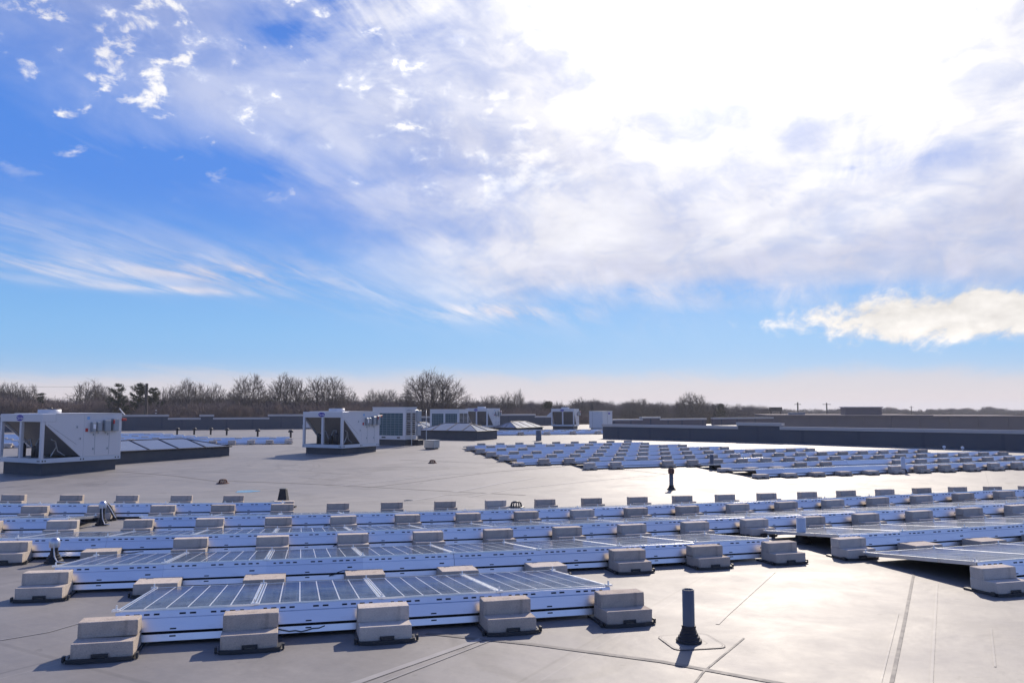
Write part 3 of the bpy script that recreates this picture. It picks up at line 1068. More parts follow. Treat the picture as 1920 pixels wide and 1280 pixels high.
def packaged_unit(label, loc, rz, W=2.4, L=2.75, H=1.65, curb=0.40, boxes=True, hood=False, inner=True):
    """Rooftop unit seen from its condenser end: open frame with a slanting coil, cabinet behind, electrical boxes on the side."""
    root = thing('rooftop_unit', label, 'air conditioner', loc, rz)
    z0 = curb
    m_ = MB().box(-W + .12, -.12, .12, L - .10, -.12, curb - .002)
    m_.build('curb', M['curb'], root)
    # base rail with lifting holes
    m_ = MB()
    m_.box(-W, 0, 0, .06, z0, z0 + .15)
    m_.box(-W, 0, L - .06, L, z0, z0 + .15)
    m_.box(-.06, 0, .061, L - .061, z0, z0 + .15)
    m_.box(-W, -W + .06, .061, L - .061, z0, z0 + .15)
    m_.box(-W + .06, -.06, .06, L - .06, z0 + .02, z0 + .05)
    rail = m_.build('base_rail', M['cabinet_rail'], root)
    for y in (.07, .16, .48 * L, .48 * L + .10, L - .2, L - .09):
        MB().tube([(-.01, y, z0 + .07), (.004, y, z0 + .07)], .025, 12).build('lifting_hole', M['dark'], rail)
    for x in (-.07, -.16, -W + .1):
        MB().tube([(x, .01, z0 + .07), (x, -.004, z0 + .07)], .025, 12).build('lifting_hole', M['dark'], rail)
    zt = z0 + H
    zb = z0 + .152
    yb = .48 * L                 # where the slanting coil meets the base
    ys_ = .16 * L
    # posts of the open condenser end
    for x in (-.002, -W / 2 + .05, -W + .112):
        MB().box(x - .11, x, .002, .10, zb, zt - .262, 0, .006).build('post', M['cabinet'], root)
    # header band across the top of the open end
    MB().box(-W, 0, 0, ys_, zt - .26, zt - .002, 0, .008).build('header', M['cabinet'], root)
    # side panels with their slanting front edge
    for x in (-.004, -W + .046):
        m_ = MB()
        m_.prism([(yb + .0, zb), (yb + .02, zb), (L * .505, zb), (L * .505, zt - .004), (ys_ + .003, zt - .004), (ys_ + .003, zt - .262), (.112, zt - .262), (.112, zt - .34)], x - .042, x, 'x')
        m_.build('side_panel', M['cabinet'], root)
        m_ = MB()
        m_.prism([(.19, zt - .34), (.21, zt - .36), (yb - .17, zb + .42), (yb - .19, zb + .44)], x + (.0 if x > -1 else -.045), x + (.003 if x > -1 else -.042), 'x')
        m_.build('panel_joint', M['dark'], root)
    # the slanting coil
    m_ = MB()
    c0, c1 = Vector((0, .13, zt - .27)), Vector((0, yb + .06, zb))
    d = (c1 - c0).normalized()
    q = Vector((0, d.z, -d.y)) * -.10
    m_.prism([(c0.y, c0.z), (c1.y, c1.z), (c1.y + q.y, c1.z + q.z), (c0.y + q.y, c0.z + q.z)], -W + .10, -.10, 'x')
    m_.build('condenser_coil', M['coil'], root)
    if inner:
        # compressors and pipework standing under the coil
        for x, r_, h in ((-W * .30, .12, .52), (-W * .42, .10, .40), (-W * .72, .12, .48)):
            m_ = MB()
            m_.lathe([(0.001, 0), (r_, 0), (r_, h * .8), (r_ * .7, h * .95), (0.001, h)], 14, 0, (x, .40, zb))
            m_.build('compressor', M['tray'], root)
        for pts in ([(-W * .30, .40, zb + .5), (-W * .30, .44, zb + .62), (-W * .40, .50, zb + .62), (-W * .42, .42, zb + .38)],
                    [(-.35, .55, zb + .04), (-.30, .70, zb + .35), (-.25, .62, zb + .50)],
                    [(-.2, .95, zb + .05), (-.22, .70, zb + .22), (-.2, .60, zb + .55), (-.2, .45, zb + .62)],
                    [(-W * .7, .4, zb + .45), (-W * .6, .5, zb + .6), (-W * .5, .45, zb + .25)]):
            MB().tube(pts, .018, 8).build('pipe', M['galv'], root)
    # cabinet
    ym = L * .505
    m_ = MB()
    m_.box(-W + .004, -.001, ym + .004, L - .002, zb, zt - .006, 0, .006)
    cab = m_.build('cabinet', M['cabinet'], root)
    MB().box(-W + .01, -.01, ym - .02, ym + .003, zb, zt - .01).build('panel_joint', M['dark'], root)
    # lid, fan ring and grille
    MB().box(-W - .01, .012, ys_ + .004, L + .012, zt - .0055, zt + .018).build('lid', M['cabinet'], root)
    fx, fy = -W * .46, L * .20 + .33
    m_ = MB()
    m_.lathe([(.36, .02), (.36, .15), (.33, .15), (.33, .03)], 28, 0, (fx, fy, zt))
    ring = m_.build('fan_ring', M['cabinet'], root)
    m_ = MB()
    for k in range(6):
        a = k * math.pi / 6
        m_.tube([(fx - .35 * math.cos(a), fy - .35 * math.sin(a), zt + .155), (fx, fy, zt + .175), (fx + .35 * math.cos(a), fy + .35 * math.sin(a), zt + .155)], .006, 5)
    m_.lathe([(.001, .165), (.09, .165), (.09, .20), (.001, .205)], 14, 0, (fx, fy, zt))
    m_.build('fan_grille', M['tray'], ring)
    logo_badge(root, -W * .52, 0.0, zt - .13, .40, .215)
    if boxes:
        # switches and meters in a row on the cabinet's side
        for y, z, w, h, dp in ((ym + .30, zt - .46, .15, .34, .12), (ym + .52, zt - .45, .18, .32, .11), (ym + .80, zt - .42, .23, .40, .15), (ym + 1.12, zt - .40, .22, .44, .15)):
            e = MB().box(.0, dp, y - w / 2, y + w / 2, z - h / 2, z + h / 2, 0, .008).build('switch_box', M['box_grey'], root)
            MB().box(dp, dp + .012, y - w / 2 + .02, y + w / 2 - .02, z - h / 2 + .03, z + h / 2 - .03, 0, .004).build('cover', M['box_grey'], e)
        MB().box(.152, .158, ym + .24, ym + .34, zt - .52, zt - .36).build('meter_label', M['white'], root)
        MB().box(.165, .20, ym + .97, ym + 1.03, zt - .36, zt - .22, 0, .01).build('switch_handle', M['red'], root)
        MB().box(-.10, .05, L - .01, L + .16, zt - .26, zt - .17, 0, .01).build('switch_handle', M['red'], root)
        MB().box(.001, .006, ym + .05, ym + .15, zt - .62, zt - .50).build('warning_sticker', M['red'], root)
        MB().box(.001, .006, ym + .10, ym + .20, zt - .20, zt - .10).build('sticker', M['sticker'], root)
        for y in (ym + .52, ym + .8):
            MB().tube([(.05, y, zt - .62), (.05, y, zt - .70)], .02, 8).build('conduit', M['galv'], root)
    # access doors with latches on the cabinet's side and the lid's screws
    for y in (ym + .42, ym + .96):
        MB().box(.0, .004, y - .006, y + .006, zb + .04, zt - .66).build('panel_joint', M['box_grey'], root)
    for y, z in ((ym + .36, zb + .25), (ym + .36, zb + .75), (ym + .90, zb + .25), (ym + .90, zb + .75), (ym - .25, zt - .45), (ym - .12, zt - .85)):
        MB().box(.0005, .02, y - .02, y + .02, z - .035, z + .035, 0, .006).build('latch', M['box_grey'], root)
    if hood:
        # outdoor-air hood on the far side
        m_ = MB()
        m_.prism([(-W - .002, zt - .15), (-W - .002, zt - .75), (-W - .55, zt - .75), (-W - .55, zt - .62)], .6, L - .3, 'y')
        m_.build('air_hood', M['cabinet'], root)
    return root


def coil_unit(label, loc, rz, W=2.3, L=1.5, H=1.72, curb=0.30, bays=1, frame=True):
    """Unit whose near face is a guarded coil and whose side is louvred."""
    root = thing('condensing_unit', label, 'air conditioner', loc, rz)
    z0, zt = curb, curb + H
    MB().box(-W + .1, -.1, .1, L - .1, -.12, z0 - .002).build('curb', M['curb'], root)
    m_ = MB()
    m_.box(-W, 0, .05, L, z0 + .002, zt, 0, .008)
    body = m_.build('cabinet', M['cabinet'], root)
    MB().box(-W, .0, .0, .048, zt - .30, zt - .002).build('face_band', M['cabinet'], root)
    MB().box(-W, .0, .0, .048, z0 + .004, z0 + .22).build('face_band', M['cabinet'], root)
    bw = (W - .16 * (bays + 1)) / bays
    for k in range(bays + 1):
        x = -k * (bw + .16)
        MB().box(x - .16, x, .001, .047, z0 + .221, zt - .301).build('post', M['cabinet'], root)
    for k in range(bays):
        xa = -.16 - k * (bw + .16)
        c_ = MB().box(xa - bw + .002, xa - .002, .020, .045, z0 + .222, zt - .302).build('coil', M['coil_teal'], root)
        m_ = MB()
        nv, nh = 7, 9
        for i in range(nv + 1):
            x = xa - bw * i / nv
            m_.box(x - .007, x + .007, .004, .016, z0 + .222, zt - .302)
        for i in range(nh + 1):
            z = z0 + .222 + (H - .524) * i / nh
            m_.box(xa - bw, xa, -.004, .003, z - .006, z + .006)
        tag(m_.build('guard', M['wire'], c_), kind='stuff')
    # louvres down the side: two columns
    for cc in (0, 1):
        y0_ = .10 + cc * (L - .16) / 2
        for i in range(12):
            z = z0 + .26 + i * (H - .52) / 12
            MB().box(.001, .012, y0_, y0_ + (L - .16) / 2 - .08, z, z + .062).build('louvre', M['dark'], body)
    MB().box(-W - .02, .02, -.02, L + .02, zt + .001, zt + .03).build('lid', M['cabinet'], root)
    for x, w in ((-W * .65, .26), (-W * .2, .2)):
        MB().box(x - w / 2, x + w / 2, -.004, .002, z0 + .08, z0 + .15).build('nameplate', M['tray'], root)
    if frame:
        # conduit stand with a disconnect box
        for y in (.15, .70):
            MB().tube([(.32, y, 0), (.32, y, zt - .12)], .024, 8).build('stand_post', M['galv'], root)
        for z in (.75, 1.30, zt - .14):
            MB().tube([(.02, .15, z), (.32, .15, z), (.32, .70, z)], .018, 8).build('stand_rail', M['galv'], root)
        bx = MB().box(.34, .50, .45, .80, zt - .75, zt - .15, 0, .01).build('switch_box', M['box_grey'], root)
        MB().box(.34, .48, .48, .78, zt - 1.5, zt - .95, 0, .01).build('switch_box', M['box_grey'], root)
        MB().box(.12, .55, .4, .95, -.02, .30, 0, .02).build('pipe_cover', M['rubber'], root)
        MB().tube([(.45, 1.0, zt - .2), (.62, 1.05, zt - .12), (.62, 1.1, .05)], .022, 8).build('conduit', M['galv'], root)
    return root


c1 = on_roof(74, 893)
packaged_unit('white rooftop unit beside the flat blue-glass skylight, grey switch boxes on its side', c1, -R(28), 2.4, 2.9, 1.62, 0.42)
c2 = on_roof(641, 853)
packaged_unit('white rooftop unit with slanting coil, standing right against the teal-coil unit', c2, -R(27), 2.3, 2.75, 1.62, 0.30, hood=True)
coil_unit('tall unit with teal coil grid and louvred side, conduit stand at its corner', at(761, 42.2), -R(28), 2.2, 1.05, 1.72, 0.30)
coil_unit('unit with two teal coil bays rising behind the white hipped skylight', at(861, 58.0), -R(24), 2.45, 1.5, 1.60, 0.28, 2, False)
packaged_unit('small-looking white rooftop unit between the two hipped skylights', at(914, 67.5), -R(26), 2.15, 2.4, 1.60, 0.35, inner=False)
packaged_unit('white rooftop unit with a sloped air hood behind the farther skylight', at(1076, 72.0), -R(16), 2.15, 2.3, 1.58, 0.30, hood=True, inner=False)

# plain boxy unit at the end of the dark parapet
ub = thing('rooftop_unit', 'plain boxy white unit behind the end of the long dark parapet', 'air conditioner', at(1129, 66.0), -R(32))
MB().box(-1.25, 0, 0, 1.95, .25, 1.67, 0, .015).build('cabinet', M['cabinet'], ub)
MB().box(-1.15, -.1, .1, 1.85, -.1, .249).build('curb', M['curb'], ub)
MB().box(-1.27, .02, -.02, 1.97, 1.671, 1.70).build('lid', M['cabinet'], ub)
MB().box(.001, .006, 1.1, 1.5, 1.42, 1.55).build('nameplate', M['logo'], ub)
MB().box(.001, .006, .92, .935, .26, 1.66).build('panel_joint', M['dark'], ub)
MB().box(-.95, -.94, -.006, -.001, .26, 1.66).build('panel_joint', M['dark'], ub)


# ------------------------------------------------------------------ hipped skylights
def skylight(label, loc, rz, wl, wr_, curb, rise, nl, nr, over=.05):
    """Glazed hip roof on a dark curb. Local -x runs along the left side (wl), +y along the right side (wr_)."""
    root = thing('skylight', label, 'skylight', loc, rz)
    MB().box(-wl + .02, -.02, .02, wr_ - .02, -.15, curb).build('curb', M['curb'], root)
    z0 = curb + .012
    e = over
    xa, xb, ya, yb_ = -wl - e, e, -e, wr_ + e
    h = min(wl, wr_) / 2
    if wl >= wr_:
        r0, r1 = Vector((xa + h, (ya + yb_) / 2, z0 + rise)), Vector((xb - h, (ya + yb_) / 2, z0 + rise))
    else:
        r0, r1 = Vector(((xa + xb) / 2, ya + h, z0 + rise)), Vector(((xa + xb) / 2, yb_ - h, z0 + rise))
    c = [Vector((xa, ya, z0)), Vector((xb, ya, z0)), Vector((xb, yb_, z0)), Vector((xa, yb_, z0))]
    # sides as (bottom a, bottom b, top a, top b, panes)
    if wl >= wr_:
        sides = [(c[0], c[1], r0, r1, nl), (c[1], c[2], r1, r1, nr), (c[2], c[3], r1, r0, nl), (c[3], c[0], r0, r0, nr)]
    else:
        sides = [(c[0], c[1], r0, r0, nl), (c[1], c[2], r0, r1, nr), (c[2], c[3], r1, r1, nl), (c[3], c[0], r1, r0, nr)]

    def slope_point(a, b_, ta, tb, u, topside):
        """Glazing bars run square to the eave up to the ridge or the hip."""
        p = a.lerp(b_, u)
        ln = (b_ - a).length
        if (ta - tb).length < 1e-4:
            k = min(u, 1 - u) * 2
            return a.lerp(ta, k) if u < .5 else b_.lerp(tb, k)
        ua = (ta - a).dot((b_ - a).normalized()) / ln
        ub_ = (tb - a).dot((b_ - a).normalized()) / ln
        if u < ua:
            return a.lerp(ta, u / ua)
        if u > ub_:
            return b_.lerp(tb, (1 - u) / (1 - ub_))
        return ta.lerp(tb, (u - ua) / (ub_ - ua))
    for a, b_, ta, tb, n_ in sides:
        nrm = (b_ - a).cross(ta - a).normalized()
        if nrm.z < 0:
            nrm = -nrm
        for i in range(n_):
            us = [i / n_, (i + 1) / n_]
            ln = (b_ - a).length
            marks = []
            if (ta - tb).length < 1e-4:
                marks = [.5]
            else:
                dd = (b_ - a).normalized()
                marks = [(ta - a).dot(dd) / ln, (tb - a).dot(dd) / ln]
            top = [us[0]] + [m for m in marks if us[0] + .001 < m < us[1] - .001] + [us[1]]
            poly = [a.lerp(b_, us[0]), a.lerp(b_, us[1])] + [slope_point(a, b_, ta, tb, u, 1) for u in reversed(top)]
            clean = []
            for p in poly:
                if not clean or (p - clean[-1]).length > .004:
                    clean.append(p)
            if (clean[0] - clean[-1]).length < .004:
                clean.pop()
            k = len(clean)
            m_ = MB()
            m_.add([p + nrm * .004 for p in clean] + [p - nrm * .012 for p in clean],
                   [tuple(range(k)), tuple(range(k, 2 * k))[::-1]] + [(j, (j + 1) % k, k + (j + 1) % k, k + j) for j in range(k)])
            m_.build('pane', M['glass'], root)
            if i:
                p0, p1 = a.lerp(b_, us[0]), slope_point(a, b_, ta, tb, us[0], 1)
                MB().tube([p0 + nrm * .012, p1 + nrm * .012], .022, 6).build('glazing_bar', M['steel'], root)
        if (ta - tb).length > 1e-4 and ta is not tb:
            pass
        MB().tube([a, ta], .026, 6).build('hip_bar', M['steel'], root)
        MB().tube([a, b_], .03, 6).build('eave_bar', M['steel'], root)
    MB().tube([r0, r1], .03, 6).build('ridge_bar', M['steel'], root)
    return root


k1 = on_roof(431, 854)
# long low skylight: its long side runs from this corner back towards the near unit
d1 = Vector((math.sin(R(33)), math.cos(R(33)), 0))
o1 = Vector(k1) - d1 * 6.4
o1.z = float(zr(k1[0], k1[1]))
skylight('flat blue-glass skylight on a dark curb next to the switch-box unit', o1, -R(33), 2.9, 6.4, 0.40, 0.36, 2, 5)
skylight('white-sided hipped skylight standing by the metal duct box', on_roof(893.8, 825.7), -R(27), 4.35, 2.7, 0.55, 0.46, 4, 2)
skylight('farther hipped skylight with four bright panes and low curb', at(968, 66.8), -R(28), 2.3, 5.2, 0.28, 0.50, 2, 4)
skylight('skylight mostly hidden behind the teal-coil unit with the conduit stand', at(795, 62.0), -R(28), 2.4, 3.4, 0.40, 0.45, 2, 3)


# ------------------------------------------------------------------ vents, drains and other small things on the roof
def vent_pipe(label, px, r_, h, mat, cap=False, boot=True):
    p = on_roof(*px)
    root = thing('vent_pipe', label, 'vent pipe', p)
    m_ = MB()
    m_.lathe([(r_, .0), (r_, h), (r_ * .86, h), (r_ * .86, h - .25 if h > .3 else h * .4), (.001, h - .25 if h > .3 else h * .4)], 24)
    m_.build('pipe', mat, root)
    if boot:
        m_ = MB()
        prof = [(r_ * 2.15, .0), (r_ * 2.10, .028), (r_ * 1.80, .034), (r_ * 1.76, .052), (r_ * 1.52, .057), (r_ * 1.48, .075), (r_ * 1.30, .079), (r_ * 1.27, .097), (r_ * 1.16, .100), (r_ * 1.14, .118), (r_ * 1.20, .119), (r_ * 1.20, .131), (r_ * .99, .131)]
        m_.lathe(prof, 24)
        m_.smooth = [False] * len(m_.f)
        m_.build('rubber_boot', M['rubber'], root)
    if cap:
        m_ = MB()
        m_.lathe([(r_ * 1.5, h - .08), (r_ * 1.55, h + .02), (r_ * 1.2, h + .06), (.001, h + .07)], 18)
        m_.build('cap', M['rust'], root)
    return root


vent_pipe('grey open-topped vent pipe with black rubber boot on the open roof', (1292, 1204), .046, .40, M['pipe'])
vp = bpy.data.objects['vent_pipe']
# welded square of membrane round that boot
def pad(px, half, rot, mat, name='flashing_pad', lift=.006):
    c = on_roof(*px)
    m_ = MB()
    pts = []
    for k, (sx_, sy_) in enumerate(((1, 1), (-1, 1), (-1, -1), (1, -1))):
        for i in range(5):
            a = math.pi / 2 * k + i * math.pi / 8
            pts.append((sx_ * (half - .07) + .07 * math.cos(a), sy_ * (half - .07) + .07 * math.sin(a)))
    cr_, sr_ = math.cos(rot), math.sin(rot)
    ring = []
    scales = [1.0, .965, .925, .90, .60, .565, .0]
    for sc in scales:
        for x, y in pts:
            if sc < .7:
                l_ = math.hypot(x, y)
                x, y = x / l_ * half, y / l_ * half
            X, Y = c[0] + (x * cr_ - y * sr_) * sc, c[1] + (x * sr_ + y * cr_) * sc
            ring.append((X, Y, float(zr(X, Y)) + lift))
    n_ = len(pts)
    for b in range(len(scales) - 1):
        for i in range(n_):
            m_.add([ring[b * n_ + i], ring[b * n_ + (i + 1) % n_], ring[(b + 1) * n_ + (i + 1) % n_], ring[(b + 1) * n_ + i]], [(0, 1, 2, 3)], 1 if b in (0, 2, 4) else 0)
    return m_.build(name, mat, roof)


pad((1296, 1203), .21, R(10), [M['patch'], M['seam_dark']])
p2 = vent_pipe('slim capped vent pipe on the glaring open roof between the arrays', (1259, 918), .055, .52, M['pipe'], cap=True)
vent_pipe('white plastic pipe in the gap between two panel rows', (1503, 1018), .065, .36, M['pvc'])
vent_pipe('dark flue pipe rising behind the field of panels', (1010, 826), .17, .62, M['pipe'], boot=False)
vent_pipe('stub pipe with rubber boot in front of the field of panels', (1335, 879), .07, .50, M['pipe'])
vent_pipe('stub pipe at the near edge of the field of panels, dented boot', (1694, 886), .07, .52, M['pvc'])


def capped_vent(label, px, h, k=1.0):
    p = on_roof(*px)
    root = thing('roof_vent', label, 'roof vent', p, R(10))
    m_ = MB()
    m_.lathe([(.105 * k, 0), (.10 * k, .03), (.085 * k, .04), (.08 * k, .065), (.066 * k, .07), (.062 * k, .095), (.05 * k, .10), (.046 * k, .13), (.03 * k, .13)], 20)
    m_.smooth = [False] * len(m_.f)
    m_.build('rubber_boot', M['rubber'], root)
    MB().lathe([(.036 * k, .0), (.040 * k, h - .05)], 18).build('pipe', M['rubber'], root)
    MB().lathe([(.056 * k, h - .085), (.060 * k, h - .03), (.052 * k, h + .0), (.036 * k, h + .02), (.015 * k, h + .028), (.001, h + .03)], 22).build('metal_cap', M['chrome'], root)
    MB().tube([(.012, -.055 * k, h - .06), (.016, -.062, h * .6), (.03, -.075, h * .3), (.07, -.10, .03), (.16, -.11, .02)], .008, 8).build('conduit', M['pvc'], root)
    return root


capped_vent('metal-capped roof vent with pale conduit at the corner of the eight-panel row', (101, 1055), .27)
capped_vent('metal-capped roof vent in the gap of the interrupted panel row', (191, 984), .36)
pd = thing('pipe_elbow', 'black bent pipe leaning out beside the metal-capped vent', 'pipe', on_roof(206, 975))
MB().tube([(-.06, 0, .28), (.0, 0, .22), (.07, 0, .08), (.09, .0, .0)], .028, 12).build('pipe', M['rubber'], pd)
MB().tube([(-.05, -.035, .29), (.02, -.035, .20), (.11, -.035, .05)], .008, 8).build('conduit', M['pvc'], pd)


def drain(label, px, r_, mat):
    p = on_roof(*px)
    root = thing('roof_drain', label, 'roof drain', p)
    MB().lathe([(r_ * 1.5, .004), (r_ * 1.45, .02), (r_ * 1.05, .025), (.001, .026)], 20).build('flange', mat, root)
    for k in range(12):
        a = k * math.pi / 6
        MB().tube([(r_ * math.cos(a), r_ * math.sin(a), .02), (r_ * .8 * math.cos(a), r_ * .8 * math.sin(a), .10), (r_ * .5 * math.cos(a), r_ * .5 * math.sin(a), .12)], .012, 5).build('dome_rib', mat, root)
    MB().lathe([(r_ * .55, .105), (r_ * .5, .13), (.001, .135)], 14).build('dome_top', mat, root)


drain('rusty domed roof drain near the puddle', (418, 906), .125, M['rust'])
drain('black domed roof drain behind the ballast blocks of the longest row', (968, 951), .12, M['tray'])
drain('small dark roof drain on the open roof before the teal-coil unit', (811, 868), .12, M['rust'])

bv = thing('box_vent', 'black tapered vent box at the outer corner of the shortened row', 'roof vent', on_roof(531, 938))
m_ = MB()
m_.add([(-.11, -.11, 0), (.11, -.11, 0), (.11, .11, 0), (-.11, .11, 0), (-.07, -.07, .26), (.07, -.07, .26), (.07, .07, .26), (-.07, .07, .26)],
       [(0, 1, 5, 4), (1, 2, 6, 5), (2, 3, 7, 6), (3, 0, 4, 7), (4, 5, 6, 7)])
m_.build('housing', M['rubber'], bv)
MB().box(-.08, .08, -.08, .08, .262, .28, 0, .005).build('lid', M['tray'], bv)

db = thing('duct_box', 'galvanised metal duct box on the roof beside the conduit stand', 'metal box', on_roof(806, 842), -R(27))
MB().box(-.35, .25, 0, .5, .06, .42, 0, .01).build('box', M['galv'], db)
MB().box(-.37, .27, -.02, .52, .422, .45).build('lid', M['galv'], db)
MB().box(-.30, .20, .05, .45, -.02, .058).build('foot', M['rubber'], db)

# wet patch and blue-grey puddle
def puddle(label, px, a, b_, rot):
    c = on_roof(*px)
    m_ = MB()
    rr = random.Random(3)
    pts = []
    for k in range(30):
        t = k * 2 * math.pi / 30
        q = 1 + .12 * math.sin(3 * t + 1) + .06 * math.sin(5 * t)
        x, y = a * q * math.cos(t), b_ * q * math.sin(t)
        X, Y = c[0] + x * math.cos(rot) - y * math.sin(rot), c[1] + x * math.sin(rot) + y * math.cos(rot)
        pts.append((X, Y, float(zr(X, Y)) + .005))
    m_.add(pts, [tuple(range(30))])
    return tag(m_.build('puddle', M['water']), label, None, None, 'structure')


puddle('shallow puddle beside the rusty roof drain', (463, 921), .30, .34, 0)
puddle('small puddle on the open roof', (765, 938), .10, .16, 0)

# black vent stubs in a line beyond the left-hand array
for i, (x, y) in enumerate(((332, 811.5), (364, 811.5), (395, 811.5), (425, 812.5), (483, 815), (545, 817))):
    p = on_roof(x, y + 3)
    vv = thing('vent_stub', 'black mushroom vent stub along the far edge of the skylight-side array', 'roof vent', p, 0, 'black vent stubs beyond the left array')
    MB().lathe([(.07, 0), (.07, .42)], 12).build('pipe', M['rubber'], vv)
    MB().lathe([(.17, .36), (.18, .44), (.12, .52), (.001, .54)], 14).build('cap', M['rubber'], vv)
# white ball vents against the dark parapet
for i, (x, Y) in enumerate(((1315, 46.5), (1764, 37.2), (1798, 36.6))):
    p = at(x, Y)
    vv = thing('ball_vent', 'small white domed vent at the foot of the long dark parapet', 'roof vent', p, 0, 'white vents by the parapet')
    MB().lathe([(.035, 0), (.035, .09)], 12).build('pipe', M['pvc'], vv)
    MB().lathe([(.05, .07), (.075, .12), (.065, .17), (.001, .20)], 14).build('cap', M['white'], vv)



# ------------------------------------------------------------------ beyond the building
def wx(x, Y):
    return (x - 960) / F * Y


# long brown building
fb = thing('far_building', 'long low brown brick building beyond the long parapet', 'building', (wx(1438, 132), 132, GZ), math.atan2(-7.0, 34.0))
Lb = 41.0
MB().box(0, Lb, 0, 22, 0, 6.55).build('wall', M['brick'], fb)
MB().box(-.15, Lb * .62, -.15, 22.1, 6.552, 6.85).build('roof_edge', M['brick'], fb)
MB().box(Lb * .62 + .01, Lb + .15, -.12, 22.1, 6.552, 6.74).build('roof_edge', M['brick'], fb)
for i in range(9):
    MB().box(2 + i * 4.3, 2.28 + i * 4.3, -.10, -.002, 0, 6.5).build('pilaster', M['brick'], fb)
pe = MB().box(13.2, 19.0, 5, 9, 6.86, 8.05).build('penthouse', M['brick'], fb)
MB().box(13.0, 19.2, 4.8, 9.2, 8.052, 8.2).build('penthouse_roof', M['coping'], pe)
MB().box(4, 6.5, 4, 6, 6.86, 7.25).build('roof_hatch', M['far_roof'], fb)
MB().box(Lb + .16, Lb + 3.4, 2, 10, 0, 5.9).build('annex', M['far_roof'], fb)
sg = thing('far_sign', 'dark hoarding frame standing on posts by the far brown building', 'sign', (wx(1453, 150), 150, GZ))
MB().box(-1.2, 1.2, 0, .25, 7.35, 8.15).build('panel', M['wood'], sg)
for x in (-1.0, .85):
    MB().box(x, x + .18, .03, .22, 0, 7.349).build('post', M['wood'], sg)


# ------------------------------------------------------------------ bare winter trees
def grow(rng, h, spread, levels, first, twig, kids=(3, 5), droop=0.0, curve=0.25):
    """Returns segments (p0, p1, r0, r1, level) of a leafless crown and its trunk."""
    segs = []

    def limb(p, d, length, r_, lv):
        n_ = 4 if lv < 2 else (3 if lv < levels else 2)
        pts = [p]
        dd = d.copy()
        for i in range(n_):
            dd = (dd + Vector((rng.gauss(0, curve), rng.gauss(0, curve), rng.gauss(.10 - droop, curve * .6))) * .5).normalized()
            pts.append(pts[-1] + dd * length / n_)
        re = r_ * (.62 if lv < levels else .45)
        for i in range(n_):
            ra, rb_ = r_ + (re - r_) * i / n_, r_ + (re - r_) * (i + 1) / n_
            segs.append((pts[i], pts[i + 1], max(ra, twig), max(rb_, twig * .8), lv))
        if lv >= levels:
            return
        k = rng.randint(*kids) + (1 if lv <= 1 else 0)
        for j in range(k):
            f_ = rng.uniform(.30, 1.0) if j else 1.0
            q = min(int(f_ * n_), n_ - 1)
            base = pts[q].lerp(pts[q + 1], f_ * n_ - q)
            ax_ = Vector((rng.gauss(0, 1), rng.gauss(0, 1), rng.gauss(0, .5)))
            ax_ = (ax_ - dd * ax_.dot(dd)).normalized()
            an = rng.uniform(.30, .80) * (spread if lv > 0 else 1)
            nd = (dd * math.cos(an) + ax_ * math.sin(an)).normalized()
            limb(base, nd, length * rng.uniform(.60, .84), re * rng.uniform(.60, .88), lv + 1)
    tr = h * first
    pts = [Vector((0, 0, 0)), Vector((rng.gauss(0, .1), rng.gauss(0, .1), tr * .5)), Vector((rng.gauss(0, .15), rng.gauss(0, .15), tr))]
    r0 = h * .026
    segs.append((pts[0], pts[1], r0 * 1.3, r0 * 1.05, 0))
    segs.append((pts[1], pts[2], r0 * 1.05, r0 * .9, 0))
    k = rng.randint(4, 6)
    for j in range(k):
        a = j * 2 * math.pi / k + rng.uniform(-.4, .4)
        tl = rng.uniform(.30, .75) * spread
        d = Vector((math.cos(a) * math.sin(tl), math.sin(a) * math.sin(tl), math.cos(tl)))
        limb(pts[1].lerp(pts[2], rng.uniform(.35, 1.0)), d, (h - tr) * rng.uniform(.34, .46), r0 * rng.uniform(.45, .7), 1)
    return segs


